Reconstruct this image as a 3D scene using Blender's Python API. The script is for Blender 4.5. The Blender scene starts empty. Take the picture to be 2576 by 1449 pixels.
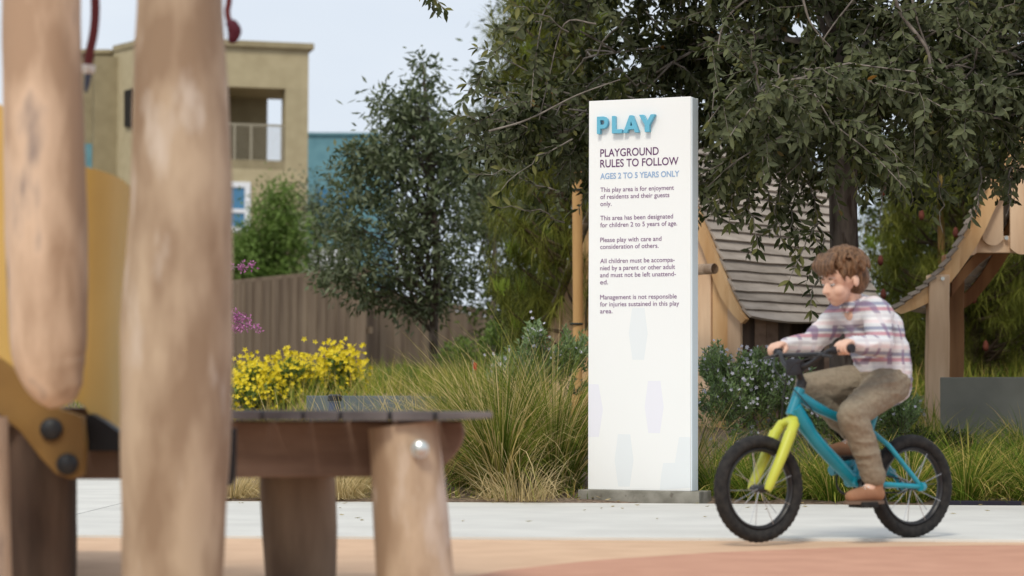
import bpy, bmesh, math, random
import numpy as np
from mathutils import Vector, Matrix, noise
random.seed(7)
rng = np.random.default_rng(11)
R = math.radians
sc = bpy.context.scene
COL = sc.collection

# ------------------------------------------------------------------ camera
H0 = 0.50
cd = bpy.data.cameras.new('camera'); cam = bpy.data.objects.new('camera', cd); COL.objects.link(cam)
sc.camera = cam
cd.lens = 85; cd.sensor_width = 36; cd.clip_start = 0.1; cd.clip_end = 2000
cam.matrix_world = Matrix.Translation((0, 0, H0)) @ Matrix.Rotation(R(90 + 2.83), 4, 'X') @ Matrix.Rotation(R(0.25), 4, 'Z')
cd.dof.use_dof = True; cd.dof.focus_distance = 12.95; cd.dof.aperture_fstop = 2.9; cd.dof.aperture_blades = 0
CM = cam.matrix_world.to_3x3()
F = 6082.0
def P(u, v, D):
    """world point seen at photo position u, v (2576 x 1449 measure) at world depth y = D"""
    d = CM @ Vector(((u - 1288) / F, (724.5 - v) / F, -1.0))
    t = D / d.y
    return Vector((d.x * t, D, H0 + d.z * t))

# ------------------------------------------------------------------ world, sun, exposure
SUN_EL, SUN_AZ = 48, 196          # azimuth measured clockwise from +Y (the way the camera looks)
w = bpy.data.worlds.new('World'); sc.world = w; w.use_nodes = True
nt = w.node_tree; nt.nodes.clear()
out = nt.nodes.new('ShaderNodeOutputWorld'); bg = nt.nodes.new('ShaderNodeBackground')
sky = nt.nodes.new('ShaderNodeTexSky'); sky.sky_type = 'NISHITA'; sky.sun_disc = False
sky.sun_elevation = R(SUN_EL); sky.sun_rotation = R(SUN_AZ); sky.dust_density = 2.0; sky.air_density = 1.0
tc = nt.nodes.new('ShaderNodeTexCoord'); mp = nt.nodes.new('ShaderNodeMapping'); mp.inputs['Scale'].default_value = (1, 1, 2.6)
nz = nt.nodes.new('ShaderNodeTexNoise'); nz.inputs['Scale'].default_value = 2.2; nz.inputs['Detail'].default_value = 5; nz.inputs['Roughness'].default_value = .5
rp = nt.nodes.new('ShaderNodeValToRGB')
rp.color_ramp.elements[0].position = .3; rp.color_ramp.elements[0].color = (6.3, 7.05, 8.2, 1)
rp.color_ramp.elements[1].position = .72; rp.color_ramp.elements[1].color = (8.8, 9.15, 9.45, 1)
mx = nt.nodes.new('ShaderNodeMixRGB'); mx.inputs[0].default_value = .86
nt.links.new(tc.outputs['Generated'], mp.inputs[0]); nt.links.new(mp.outputs[0], nz.inputs['Vector'])
nt.links.new(nz.outputs['Fac'], rp.inputs[0]); nt.links.new(sky.outputs[0], mx.inputs[1]); nt.links.new(rp.outputs[0], mx.inputs[2])
nt.links.new(mx.outputs[0], bg.inputs[0]); bg.inputs[1].default_value = 0.084
nt.links.new(bg.outputs[0], out.inputs[0])
ld = bpy.data.lights.new('sun', 'SUN'); ld.energy = 1.5; ld.angle = R(14); ld.color = (1, .93, .80)
sun = bpy.data.objects.new('sun', ld); COL.objects.link(sun)
sd = Vector((math.sin(R(SUN_AZ)) * math.cos(R(SUN_EL)), math.cos(R(SUN_AZ)) * math.cos(R(SUN_EL)), math.sin(R(SUN_EL))))
sun.rotation_euler = sd.to_track_quat('Z', 'Y').to_euler()
sc.view_settings.view_transform = 'Standard'; sc.view_settings.look = 'None'
sc.view_settings.exposure = 0.40; sc.view_settings.gamma = 1.0; sc.view_settings.use_curve_mapping = False
sc.cycles.max_bounces = 6; sc.cycles.transparent_max_bounces = 6
sc.cycles.use_denoising = True

# ------------------------------------------------------------------ materials
M = {}
def bs(m): return m.node_tree.nodes['Principled BSDF']
def mat(name, c, rough=.6, spec=.3, metal=0.0):
    m = bpy.data.materials.new(name); m.use_nodes = True; b = bs(m)
    b.inputs['Base Color'].default_value = (*c, 1); b.inputs['Roughness'].default_value = rough
    b.inputs['Specular IOR Level'].default_value = spec; b.inputs['Metallic'].default_value = metal
    M[name] = m; return m
def noisy(name, c1, c2, scale=8, rough=.7, bump=.0, stretch=(1, 1, 1), detail=6, lo=.35, hi=.65, spec=.25, metal=0, fine=None, rot=None):
    m = mat(name, c1, rough, spec, metal); n = m.node_tree; L = n.links
    t = n.nodes.new('ShaderNodeTexCoord'); g = n.nodes.new('ShaderNodeMapping'); g.inputs['Scale'].default_value = stretch
    if rot: g.inputs['Rotation'].default_value = rot
    q = n.nodes.new('ShaderNodeTexNoise'); q.inputs['Scale'].default_value = scale; q.inputs['Detail'].default_value = detail
    r = n.nodes.new('ShaderNodeValToRGB'); e = r.color_ramp.elements
    e[0].position = lo; e[0].color = (*c1, 1); e[1].position = hi; e[1].color = (*c2, 1)
    L.new(t.outputs['Object'], g.inputs[0]); L.new(g.outputs[0], q.inputs['Vector']); L.new(q.outputs['Fac'], r.inputs[0])
    last = r.outputs[0]
    if fine:   # fine = (colour, scale, threshold, amount): specks or stains of their own
        q2 = n.nodes.new('ShaderNodeTexNoise'); q2.inputs['Scale'].default_value = fine[1]; q2.inputs['Detail'].default_value = 4
        L.new(g.outputs[0], q2.inputs['Vector'])
        r2 = n.nodes.new('ShaderNodeValToRGB'); r2.color_ramp.elements[0].position = fine[2]; r2.color_ramp.elements[1].position = fine[2] + .1
        r2.color_ramp.elements[1].color = (fine[3],) * 3 + (1,)
        L.new(q2.outputs['Fac'], r2.inputs[0])
        x = n.nodes.new('ShaderNodeMixRGB'); L.new(r2.outputs[0], x.inputs[0]); L.new(last, x.inputs[1]); x.inputs[2].default_value = (*fine[0], 1)
        last = x.outputs[0]
    # every piece gets its own small tone shift
    oi = n.nodes.new('ShaderNodeObjectInfo'); hs = n.nodes.new('ShaderNodeHueSaturation'); mr = n.nodes.new('ShaderNodeMapRange')
    mr.inputs['To Min'].default_value = .86; mr.inputs['To Max'].default_value = 1.14
    L.new(oi.outputs['Random'], mr.inputs['Value']); L.new(mr.outputs[0], hs.inputs['Value']); L.new(last, hs.inputs['Color'])
    L.new(hs.outputs[0], bs(m).inputs['Base Color'])
    if bump:
        bu = n.nodes.new('ShaderNodeBump'); bu.inputs['Strength'].default_value = bump; bu.inputs['Distance'].default_value = .01
        L.new(q.outputs['Fac'], bu.inputs['Height']); L.new(bu.outputs[0], bs(m).inputs['Normal'])
    return m
def leafmat(name, stops, back=None, rough=.5, spec=.3, trans=.22):
    m = mat(name, (.05, .07, .03), rough, spec); n = m.node_tree; L = n.links
    a = n.nodes.new('ShaderNodeAttribute'); a.attribute_name = 'rnd'
    r = n.nodes.new('ShaderNodeValToRGB'); cr = r.color_ramp
    while len(cr.elements) < len(stops): cr.elements.new(.5)
    for e, (p, c) in zip(cr.elements, stops): e.position = p; e.color = (*c, 1)
    L.new(a.outputs['Fac'], r.inputs[0]); last = r.outputs[0]
    if back:
        g = n.nodes.new('ShaderNodeNewGeometry'); x = n.nodes.new('ShaderNodeMixRGB')
        mu = n.nodes.new('ShaderNodeMath'); mu.operation = 'MULTIPLY'; mu.inputs[1].default_value = .6
        L.new(g.outputs['Backfacing'], mu.inputs[0]); L.new(mu.outputs[0], x.inputs[0]); L.new(last, x.inputs[1]); x.inputs[2].default_value = (*back, 1); last = x.outputs[0]
    L.new(last, bs(m).inputs['Base Color'])
    if trans:
        tr = n.nodes.new('ShaderNodeBsdfTranslucent'); ms = n.nodes.new('ShaderNodeMixShader'); ms.inputs[0].default_value = trans
        L.new(last, tr.inputs[0]); L.new(bs(m).outputs[0], ms.inputs[1]); L.new(tr.outputs[0], ms.inputs[2])
        L.new(ms.outputs[0], n.nodes['Material Output'].inputs['Surface'])
    return m
noisy('log_wood', (.38, .26, .175), (.64, .48, .35), 5, .62, .25, (1.6, 1.6, .5), 6, .40, .60, fine=((.13, .11, .12), 5, .57, .7))
noisy('log_wood_tan', (.31, .215, .14), (.53, .41, .29), 5, .62, .25, (1.6, 1.6, .5), 6, .40, .60, fine=((.66, .58, .50), 6, .56, .65))
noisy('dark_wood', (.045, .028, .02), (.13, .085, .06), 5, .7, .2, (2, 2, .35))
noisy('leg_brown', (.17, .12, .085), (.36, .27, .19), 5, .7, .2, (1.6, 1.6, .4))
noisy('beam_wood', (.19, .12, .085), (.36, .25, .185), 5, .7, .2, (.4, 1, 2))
noisy('weathered_plank', (.075, .068, .072), (.17, .155, .155), 7, .8, .3, (1, .3, 1))
noisy('shingle_wood', (.26, .22, .185), (.47, .41, .355), 6, .85, .4, (.5, .5, 2.5), 6, .3, .7)
noisy('new_wood', (.56, .32, .14), (.76, .52, .29), 3.5, .65, .2, (2.5, 2.5, .35), 5, .32, .68, fine=((.40, .17, .05), 5, .62, .5))
noisy('pale_wood', (.60, .40, .25), (.78, .57, .39), 3.5, .65, .2, (2.5, 2.5, .35), 5)
noisy('orange_wood', (.22, .10, .045), (.38, .20, .09), 3.5, .65, .2, (2.5, 2.5, .35), 5)
noisy('stake_wood', (.36, .20, .075), (.48, .29, .12), 5, .7, .1, (2, 2, .3))
noisy('fence_wood', (.125, .09, .062), (.19, .145, .10), 4, .85, .2, (2, 2, .25))
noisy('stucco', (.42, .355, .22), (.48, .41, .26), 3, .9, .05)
noisy('stucco_dark', (.27, .225, .135), (.32, .27, .165), 3, .9, .05)  # darker stucco: carries recess and wing shade, also used on cornices
noisy('teal_panel', (.10, .22, .26), (.13, .27, .31), 3, .8)
noisy('concrete', (.585, .575, .54), (.66, .65, .61), 2.5, .85, .04, fine=((.40, .39, .37), 70, .64, .4), detail=8)
noisy('wall_concrete', (.19, .19, .165), (.25, .25, .215), 3, .9, .08)
noisy('blue_concrete', (.13, .155, .16), (.18, .205, .21), 3, .9, .08)
noisy('base_concrete', (.21, .20, .165), (.34, .325, .28), 14, .9, .5, fine=((.12, .10, .08), 30, .62, .6))
noisy('rubber_tan', (.57, .38, .25), (.63, .43, .285), 5, .9, .05, fine=((.50, .30, .2), 160, .6, .4))
noisy('rubber_coral', (.50, .26, .175), (.57, .31, .21), 5, .9, .05, fine=((.40, .18, .12), 160, .6, .4))
noisy('mulch', (.10, .07, .05), (.27, .2, .15), 40, .95, .8, fine=((.36, .29, .23), 60, .58, .6))
noisy('bark', (.05, .038, .03), (.15, .12, .10), 9, .9, .6, (2.2, 2.2, .5), fine=((.035, .02, .016), 10, .55, .8))
noisy('twig_bark', (.13, .11, .095), (.25, .22, .19), 20, .85)
noisy('pine_bark', (.07, .045, .035), (.14, .10, .08), 9, .9)
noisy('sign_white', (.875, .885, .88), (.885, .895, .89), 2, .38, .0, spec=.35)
noisy('sign_side_shade', (.72, .79, .83), (.74, .81, .85), 2, .4, .0)  # white side of the sign, its bluish shade put into the colour
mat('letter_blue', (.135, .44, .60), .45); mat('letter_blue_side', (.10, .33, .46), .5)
mat('print_purple', (.115, .035, .125), .6); mat('print_plum', (.19, .085, .21), .6); mat('print_sky', (.29, .42, .62), .6)
mat('print_lavender', (.775, .775, .84), .45); mat('print_grey', (.755, .79, .81), .45)
noisy('slide_yellow', (.60, .38, .10), (.66, .43, .12), 3, .42, spec=.4)
noisy('plate_yellow_shade', (.17, .095, .028), (.27, .155, .045), 3, .5, (0))  # yellow plate, the shade on it put into this brown
mat('bolt_black', (.02, .022, .025), .45, .4); noisy('bracket_black', (.012, .012, .014), (.03, .03, .03), 8, .5)
mat('bolt_steel', (.62, .66, .64), .28, .5, .8)
mat('rope_red', (.14, .028, .03), .8); mat('white_plastic', (.72, .74, .74), .4); mat('maroon', (.09, .012, .025), .7)
noisy('tyre_rubber', (.015, .015, .016), (.035, .033, .031), 40, .85, .2); mat('black_metal', (.02, .02, .022), .4, .4); mat('alloy', (.5, .5, .52), .3, .5, .9)
noisy('bike_teal', (.006, .22, .31), (.010, .27, .37), 14, .28, spec=.6); mat('fork_lime', (.52, .56, .06), .35, .5)
mat('grip_black', (.025, .025, .03), .7); mat('red_trim', (.4, .03, .03), .5)
noisy('skin', (.62, .40, .30), (.66, .43, .33), 6, .5); noisy('hair', (.075, .038, .018), (.27, .15, .08), 110, .5, 1.0, (1, 1, .12))
noisy('khaki', (.235, .195, .14), (.29, .245, .18), 60, .95, .5); noisy('shoe_brown', (.30, .15, .085), (.38, .20, .115), 12, .8)
mat('sole', (.16, .11, .08), .8); mat('eye_white', (.50, .47, .45), .3); mat('iris', (.03, .02, .015), .3); mat('lip', (.42, .17, .14), .5)
mat('window_blue', (.05, .19, .34), .15, .6); mat('window_white', (.75, .77, .8), .5); mat('dark_void', (.018, .015, .012), .8)
mat('rail_metal', (.30, .27, .2), .5); mat('flag_red', (.65, .03, .03), .7); noisy('blue_box', (.08, .10, .15), (.11, .13, .18), 4, .6)
mat('edging_black', (.02, .018, .03), .7); mat('tie_black', (.02, .03, .03), .7)
mat('pale_wall', (.55, .64, .68), .8)
leafmat('oak_leaf', [(0, (.014, .020, .008)), (.38, (.038, .048, .014)), (.70, (.105, .115, .036)), (.96, (.28, .27, .10)), (1, (.40, .20, .04))], trans=.28, back=(.16, .18, .10), rough=.6, spec=.16)
leafmat('oak_leaf_far', [(0, (.055, .078, .036)), (.5, (.115, .148, .070)), (.9, (.21, .245, .12)), (1, (.28, .30, .15))], trans=.3, back=(.20, .225, .15), rough=.65, spec=.12)
leafmat('pine_needle', [(0, (.09, .11, .02)), (.5, (.19, .21, .04)), (.85, (.32, .33, .07)), (1, (.42, .42, .11))], trans=.35, spec=.1)
leafmat('pine_needle_dark', [(0, (.05, .065, .02)), (.5, (.10, .115, .03)), (1, (.19, .20, .05))], trans=.22, spec=.1)
leafmat('pine_new_growth', [(0, (.22, .32, .04)), (1, (.34, .44, .08))], trans=.3, spec=.1)
leafmat('bush_leaf', [(0, (.08, .14, .025)), (.5, (.17, .26, .06)), (1, (.32, .42, .15))], trans=.3, spec=.12)
leafmat('hedge_leaf', [(0, (.03, .05, .015)), (.6, (.085, .11, .028)), (1, (.17, .19, .055))], spec=.12)
leafmat('rosemary_leaf', [(0, (.11, .18, .065)), (.5, (.27, .38, .14)), (1, (.46, .57, .30))], trans=.42, back=(.30, .40, .24), spec=.15)
leafmat('grass_blade', [(0, (.05, .085, .012)), (.3, (.15, .21, .03)), (.56, (.33, .33, .07)), (.68, (.60, .46, .17)), (1, (.80, .62, .32))], trans=.35, spec=.1)
leafmat('low_grass', [(0, (.05, .11, .014)), (.45, (.20, .28, .035)), (.7, (.44, .42, .08)), (1, (.74, .54, .20))], trans=.35, spec=.1)
leafmat('dry_grass', [(0, (.22, .19, .06)), (.5, (.52, .41, .19)), (1, (.74, .60, .34))], trans=.3, spec=.1)
leafmat('yellow_petal', [(0, (.66, .50, .01)), (1, (.85, .70, .03))], trans=.2)
leafmat('white_petal', [(0, (.42, .41, .52)), (1, (.68, .68, .76))], trans=.2)
leafmat('pink_petal', [(0, (.42, .12, .32)), (1, (.58, .24, .46))], trans=.2)
noisy('cone_brown', (.09, .022, .015), (.15, .045, .028), 20, .8)
# plaid shirt
m = mat('plaid', (.6, .6, .62), .85); n = m.node_tree; L = n.links
t = n.nodes.new('ShaderNodeTexCoord'); last = None
base = (.60, .61, .63, 1)
for axis, sc_, col, lo, amt in (('Z', 17, (.42, .07, .12), .86, .62), ('Z', 17, (.13, .15, .26), .88, .7), ('X', 15, (.40, .09, .14), .88, .4), ('X', 15, (.14, .16, .27), .88, .55), ('Z', 8.5, (.85, .85, .85), .7, .6)):
    wv = n.nodes.new('ShaderNodeTexWave'); wv.bands_direction = axis; wv.inputs['Scale'].default_value = sc_ / 2.6
    wv.inputs['Phase Offset'].default_value = {(.42, .055, .10): 0, (.10, .11, .22): 2.6, (.42, .07, .12): 1, (.12, .14, .26): 3.4}.get(col, 4.5)
    wv.inputs['Distortion'].default_value = .1; wv.inputs['Detail Scale'].default_value = 1
    L.new(t.outputs['Object'], wv.inputs['Vector'])
    r = n.nodes.new('ShaderNodeValToRGB'); r.color_ramp.elements[0].position = lo - .12; r.color_ramp.elements[1].position = lo; r.color_ramp.elements[1].color = (amt,) * 3 + (1,)
    L.new(wv.outputs['Fac'], r.inputs[0]); x = n.nodes.new('ShaderNodeMixRGB'); L.new(r.outputs[0], x.inputs[0])
    if last is None: x.inputs[1].default_value = base
    else: L.new(last, x.inputs[1])
    x.inputs[2].default_value = (*col, 1); last = x.outputs[0]
L.new(last, bs(m).inputs['Base Color'])

# ------------------------------------------------------------------ helpers
def tag(o, label=None, cat=None, group=None, kind=None):
    if label: o['label'] = label
    if cat: o['category'] = cat
    if group: o['group'] = group
    if kind: o['kind'] = kind
    return o
def link(name, me, parent=None, loc=None):
    o = bpy.data.objects.new(name, me); COL.objects.link(o)
    if parent is not None:
        o.parent = parent
        pw = Matrix.Identity(4); p = parent
        while p is not None: pw = p.matrix_basis @ pw; p = p.parent
        o.matrix_basis = pw.inverted() @ (Matrix.Translation(loc) if loc is not None else Matrix.Identity(4))
    elif loc is not None: o.location = loc
    return o
def empty(name, loc=(0, 0, 0), rz=0):
    o = bpy.data.objects.new(name, None); COL.objects.link(o); o.location = loc; o.rotation_euler.z = rz; o.empty_display_size = .1
    return o
def npmesh(name, V, Fc, m, rnd=None, smooth=False):
    V = np.ascontiguousarray(V, dtype=np.float32); Fc = np.ascontiguousarray(Fc, dtype=np.int32)
    me = bpy.data.meshes.new(name); k = Fc.shape[1]
    me.vertices.add(len(V)); me.vertices.foreach_set('co', V.ravel())
    me.loops.add(Fc.size); me.loops.foreach_set('vertex_index', Fc.ravel())
    me.polygons.add(len(Fc)); me.polygons.foreach_set('loop_start', np.arange(0, Fc.size, k, dtype=np.int32))
    me.polygons.foreach_set('loop_total', np.full(len(Fc), k, dtype=np.int32))
    if smooth: me.polygons.foreach_set('use_smooth', np.ones(len(Fc), dtype=bool))
    if rnd is not None:
        a = me.attributes.new('rnd', 'FLOAT', 'POINT'); a.data.foreach_set('value', np.ascontiguousarray(rnd, dtype=np.float32))
    me.update(calc_edges=True); me.materials.append(M[m] if isinstance(m, str) else m)
    return me
class MB:
    """collects quads/ngons, builds ONE mesh"""
    def __init__(s): s.v = []; s.f = []; s.mi = []
    def add(s, vs, fs, mi=0):
        o = len(s.v); s.v += [tuple(x) for x in vs]; s.f += [tuple(i + o for i in f) for f in fs]; s.mi += [mi] * len(fs)
    def hexa(s, p, mi=0):   # 8 points: bottom 4 ccw, top 4 ccw
        s.add(p, [(3, 2, 1, 0), (4, 5, 6, 7), (0, 1, 5, 4), (1, 2, 6, 5), (2, 3, 7, 6), (3, 0, 4, 7)], mi)
    def box(s, a, b, mi=0, fr=None):
        x0, y0, z0 = a; x1, y1, z1 = b
        p = [(x0, y0, z0), (x1, y0, z0), (x1, y1, z0), (x0, y1, z0), (x0, y0, z1), (x1, y0, z1), (x1, y1, z1), (x0, y1, z1)]
        if fr: p = [fr(*q) for q in p]
        s.hexa(p, mi)
    def tube(s, pts, rad, n=8, mi=0, cap=True):
        pts = [Vector(p) for p in pts]
        if not hasattr(rad, '__len__'): rad = [rad] * len(pts)
        rings = []; up = None
        for i, p in enumerate(pts):
            d = (pts[min(i + 1, len(pts) - 1)] - pts[max(i - 1, 0)]).normalized()
            if up is None: up = Vector((0, 0, 1)) if abs(d.z) < .9 else Vector((1, 0, 0))
            a = d.cross(up).normalized(); b = a.cross(d).normalized(); up = b
            rings.append([p + (a * math.cos(2 * math.pi * k / n) + b * math.sin(2 * math.pi * k / n)) * rad[i] for k in range(n)])
        vs = [q for r in rings for q in r]; fs = []
        for i in range(len(rings) - 1):
            for k in range(n):
                fs.append((i * n + k, i * n + (k + 1) % n, (i + 1) * n + (k + 1) % n, (i + 1) * n + k))
        if cap: fs.append(tuple(range(n - 1, -1, -1))); fs.append(tuple((len(rings) - 1) * n + k for k in range(n)))
        s.add(vs, fs, mi)
    def disc(s, c, nrm, r, th, n=16, mi=0, r2=None):
        c = Vector(c); nrm = Vector(nrm).normalized(); s.tube([c, c + nrm * th * .6, c + nrm * th], [r, r, r if r2 is None else r2], n, mi)
    def mesh(s, name, mats, smooth=False, bevel=0):
        me = bpy.data.meshes.new(name); me.from_pydata(s.v, [], s.f)
        for m_ in ([mats] if isinstance(mats, str) else mats): me.materials.append(M[m_])
        me.polygons.foreach_set('material_index', s.mi)
        bm = bmesh.new(); bm.from_mesh(me); bmesh.ops.recalc_face_normals(bm, faces=bm.faces)
        if bevel: bmesh.ops.bevel(bm, geom=list(bm.edges), offset=bevel, segments=2, affect='EDGES', profile=.6)
        if smooth:
            for f in bm.faces: f.smooth = True
        bm.to_mesh(me); bm.free()
        if smooth: 
            try: me.set_sharp_from_angle(angle=R(50))
            except Exception: pass
        me.update(); return me
    def build(s, name, mats, parent=None, smooth=False, bevel=0): return link(name, s.mesh(name, mats, smooth, bevel), parent)
def spline(pts, n):
    """Catmull-Rom through pts, n samples per leg"""
    pts = [Vector(p) for p in pts]; q = [pts[0] * 2 - pts[1]] + pts + [pts[-1] * 2 - pts[-2]]; o = []
    for i in range(1, len(q) - 2):
        for k in range(n):
            t = k / n; a, b, c, d = q[i - 1:i + 3]
            o.append(.5 * ((2 * b) + (c - a) * t + (2 * a - 5 * b + 4 * c - d) * t * t + (3 * b - a - 3 * c + d) * t ** 3))
    o.append(pts[-1]); return o
def log(name, pts, radii, m, parent, n=28, amp=.06, seed=0, rounded=True, sub=14):
    """an uneven peeled log along pts"""
    c = spline(pts, sub); k = len(c); rr = []
    for i in range(k):
        t = i / (k - 1) * (len(radii) - 1); j = min(int(t), len(radii) - 2); rr.append(radii[j] + (radii[j + 1] - radii[j]) * (t - j))
    if rounded:
        for e, sg in ((0, 1), (k - 1, -1)):
            d = (c[e] - c[e + sg]).normalized(); r = rr[e]
            ex = [(c[e] + d * r * .22, r * .86), (c[e] + d * r * .36, r * .5), (c[e] + d * r * .40, r * .12)]
            if sg == 1: c = [p for p, _ in reversed(ex)] + c; rr = [q for _, q in reversed(ex)] + rr; 
            else: c = c + [p for p, _ in ex]; rr = rr + [q for _, q in ex]
            k = len(c)
            if sg == 1: pass
    b = MB(); b.tube(c, rr, n)
    for i, v in enumerate(b.v):
        p = Vector(v); j = min(i // n, len(c) - 1); dn = p - c[j]
        f = noise.noise(Vector((dn.normalized().x * 1.3 + seed, dn.normalized().y * 1.3, p.z * 2.2 + p.x * 2.2 + seed))) * amp * 1.6 + noise.noise(Vector((dn.normalized().x * 5 + seed, dn.normalized().y * 5, p.z * 9 + p.x * 9))) * amp * .35
        b.v[i] = tuple(c[j] + dn * (1 + f))
    return b.build(name, m, parent, smooth=True)
def prism(px, D, th, yaw=None):
    """solid board with the outline px (photo measure) at depth D, th thick"""
    f = [P(u, v, D) for u, v in px]; b = MB(); n = len(f)
    bk = [p + Vector((0, th, 0)) for p in f]
    b.add(f + bk, [tuple(range(n)), tuple(range(2 * n - 1, n - 1, -1))] + [(i, (i + 1) % n, n + (i + 1) % n, n + i) for i in range(n)])
    return b
LEAF = np.array([(0, 0, 0), (.30, .36, .0), (.30, 0, -.10), (.30, -.36, .0), (.66, .34, -.02), (.66, 0, -.12), (.66, -.34, -.02), (1, 0, -.14), (.12, .14, 0), (.12, -.14, 0)])
LEAF_F = np.array([(0, 2, 8), (8, 2, 1), (0, 9, 2), (9, 3, 2), (1, 2, 5), (1, 5, 4), (2, 3, 6), (2, 6, 5), (4, 5, 7), (5, 6, 7)])
LEAF4 = np.array([(0, 0, 0), (.45, .5, 0), (.5, 0, -.08), (.45, -.5, 0), (1, 0, 0)]); LEAF4_F = np.array([(0, 2, 1), (0, 3, 2), (1, 2, 4), (2, 3, 4)])
def nrm(a): return a / np.maximum(np.linalg.norm(a, axis=1, keepdims=True), 1e-9)
def leaves(pos, dr, up, ln, wd, T=LEAF, TF=LEAF_F, rnd=None):
    """vertex and face arrays of one leaf per row"""
    pos = np.asarray(pos, float); n = len(pos); dr = nrm(np.asarray(dr, float)); sd_ = nrm(np.cross(dr, np.asarray(up, float))); u2 = np.cross(sd_, dr)
    ln = np.broadcast_to(ln, (n,)); wd = np.broadcast_to(wd, (n,))
    V = pos[:, None, :] + dr[:, None, :] * (T[None, :, 0:1] * ln[:, None, None]) + sd_[:, None, :] * (T[None, :, 1:2] * wd[:, None, None]) + u2[:, None, :] * (T[None, :, 2:3] * ln[:, None, None])
    Fc = TF[None] + (np.arange(n) * len(T))[:, None, None]
    if rnd is None: rnd = rng.random(n)
    return V.reshape(-1, 3), Fc.reshape(-1, 3), np.repeat(rnd, len(T))
def uball(n):
    return nrm(rng.normal(size=(n, 3)))
def quads2tri(f): return [(f[0], f[i], f[i + 1]) for i in range(1, len(f) - 1)]
def ss(a, b, x):
    t = min(1, max(0, (x - a) / (b - a))); return t * t * (3 - 2 * t)
def gz(x, y):
    """height of the planted ground"""
    left = ss(-2.1, -1.5, x)
    bed = .03 * ss(12.75, 13.0, y) + .10 * ss(13.0, 14.6, y) + .20 * ss(14.5, 16.6, y)
    back = ss(17.0, 19.5, y) * .30 + ss(20, 32, y) * .10
    return -.02 + bed * left + (.33 * (1 - left) * ss(18, 20, y)) + back

# ------------------------------------------------------------------ ground
xs = np.concatenate([np.linspace(-60, -7, 12), np.linspace(-6, 7, 105), np.linspace(8, 60, 12)])
ys = np.concatenate([np.linspace(-30, 12, 10), np.linspace(12.5, 20, 76), np.linspace(20.5, 40, 40), np.array([50, 70, 100, 160, 300, 600.])])
V = []; 
for y in ys:
    for x in xs:
        X = x * (1 if y < 45 else y / 40)
        z = gz(X, y)
        if 12.9 < y < 34: z += noise.noise(Vector((X * 2.2, y * 2.2, 0))) * .025 * ss(12.9, 13.4, y) * ss(-2.1, -1.5, X)
        V.append((X, y, z))
nx = len(xs); Fq = [(j * nx + i, j * nx + i + 1, (j + 1) * nx + i + 1, (j + 1) * nx + i) for j in range(len(ys) - 1) for i in range(nx - 1)]
g = link('ground', npmesh('ground', V, Fq, 'mulch', smooth=True)); tag(g, 'brown mulch covered garden ground behind the path', kind='structure')
path = empty('path', (0, 11, 0)); tag(path, 'light grey concrete path crossing in front of the sign', kind='structure')
def slab(pts, z0, z1, name, m, parent, bevel=0):
    b = MB(); n = len(pts)
    b.add([(x, y, z1) for x, y in pts] + [(x, y, z0) for x, y in pts], [tuple(range(n)), tuple(range(2 * n - 1, n - 1, -1))] + [(i, (i + 1) % n, n + (i + 1) % n, n + i) for i in range(n)])
    return b.build(name, m, parent, bevel=bevel)
def near_edge(x): return 9.40 + .035 * math.sin(x * .8) + (-.03 * x)
def far_edge(x): return 12.78 + .012 * math.sin(x * 1.7 + 1) - .035 * x
xsE = [x * .5 for x in range(-4, 13)]
slab([(x, near_edge(x)) for x in xsE] + [(x, far_edge(x)) for x in reversed(xsE)], -.1, 0, 'concrete_slab', 'concrete', path, .003)
slab([(-2.36, near_edge(-2) + .02)] + [(-2.008, near_edge(-2)), (-2.008, far_edge(-2)), (-2.03, 13.5), (-2.3, 15.0), (-2.6, 18), (-9, 18), (-9, 9.75), (-5, 9.56)], -.1, 0, 'concrete_slab', 'concrete', path, .003)
b = MB(); xe = [-8 + i * .5 for i in range(31)]
vs = [(x, 2, -.012) for x in xe] + [(x, near_edge(x) + .02 if x > -2.2 else 9.6, -.012) for x in xe]
b.add(vs, [(i, i + 1, 31 + i + 1, 31 + i) for i in range(30)])
b.add([(-30, -20, -.012), (30, -20, -.012), (30, 2, -.012), (-30, 2, -.012)], [(0, 1, 2, 3)])
rt = b.build('rubber_surface', 'rubber_tan'); tag(rt, 'tan poured rubber safety surface beside the path', kind='structure')
# coral band whose edge bends away to the left
cor = [P(u, v, 1) - Vector((0, 0, H0)) for u, v in ((1080, 1475), (1150, 1452), (1260, 1430), (1500, 1404), (1800, 1385), (2100, 1373), (2400, 1368), (2700, 1366))]
cor = [(d.x * H0 / -d.z, d.y * H0 / -d.z) for d in cor]
cor = [(cor[0][0] - .6, cor[0][1] - 2.2)] + cor + [(7.5, 9.1)]
n_ = len(cor); b = MB(); b.add([(x, y, -.006) for x, y in cor] + [(x, 1.5, -.006) for x, y in cor], [(i, n_ + i, n_ + i + 1, i + 1) for i in range(n_ - 1)])
cs = b.build('rubber_band', 'rubber_coral'); tag(cs, 'coral red poured rubber band in the foreground', kind='structure')

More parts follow.
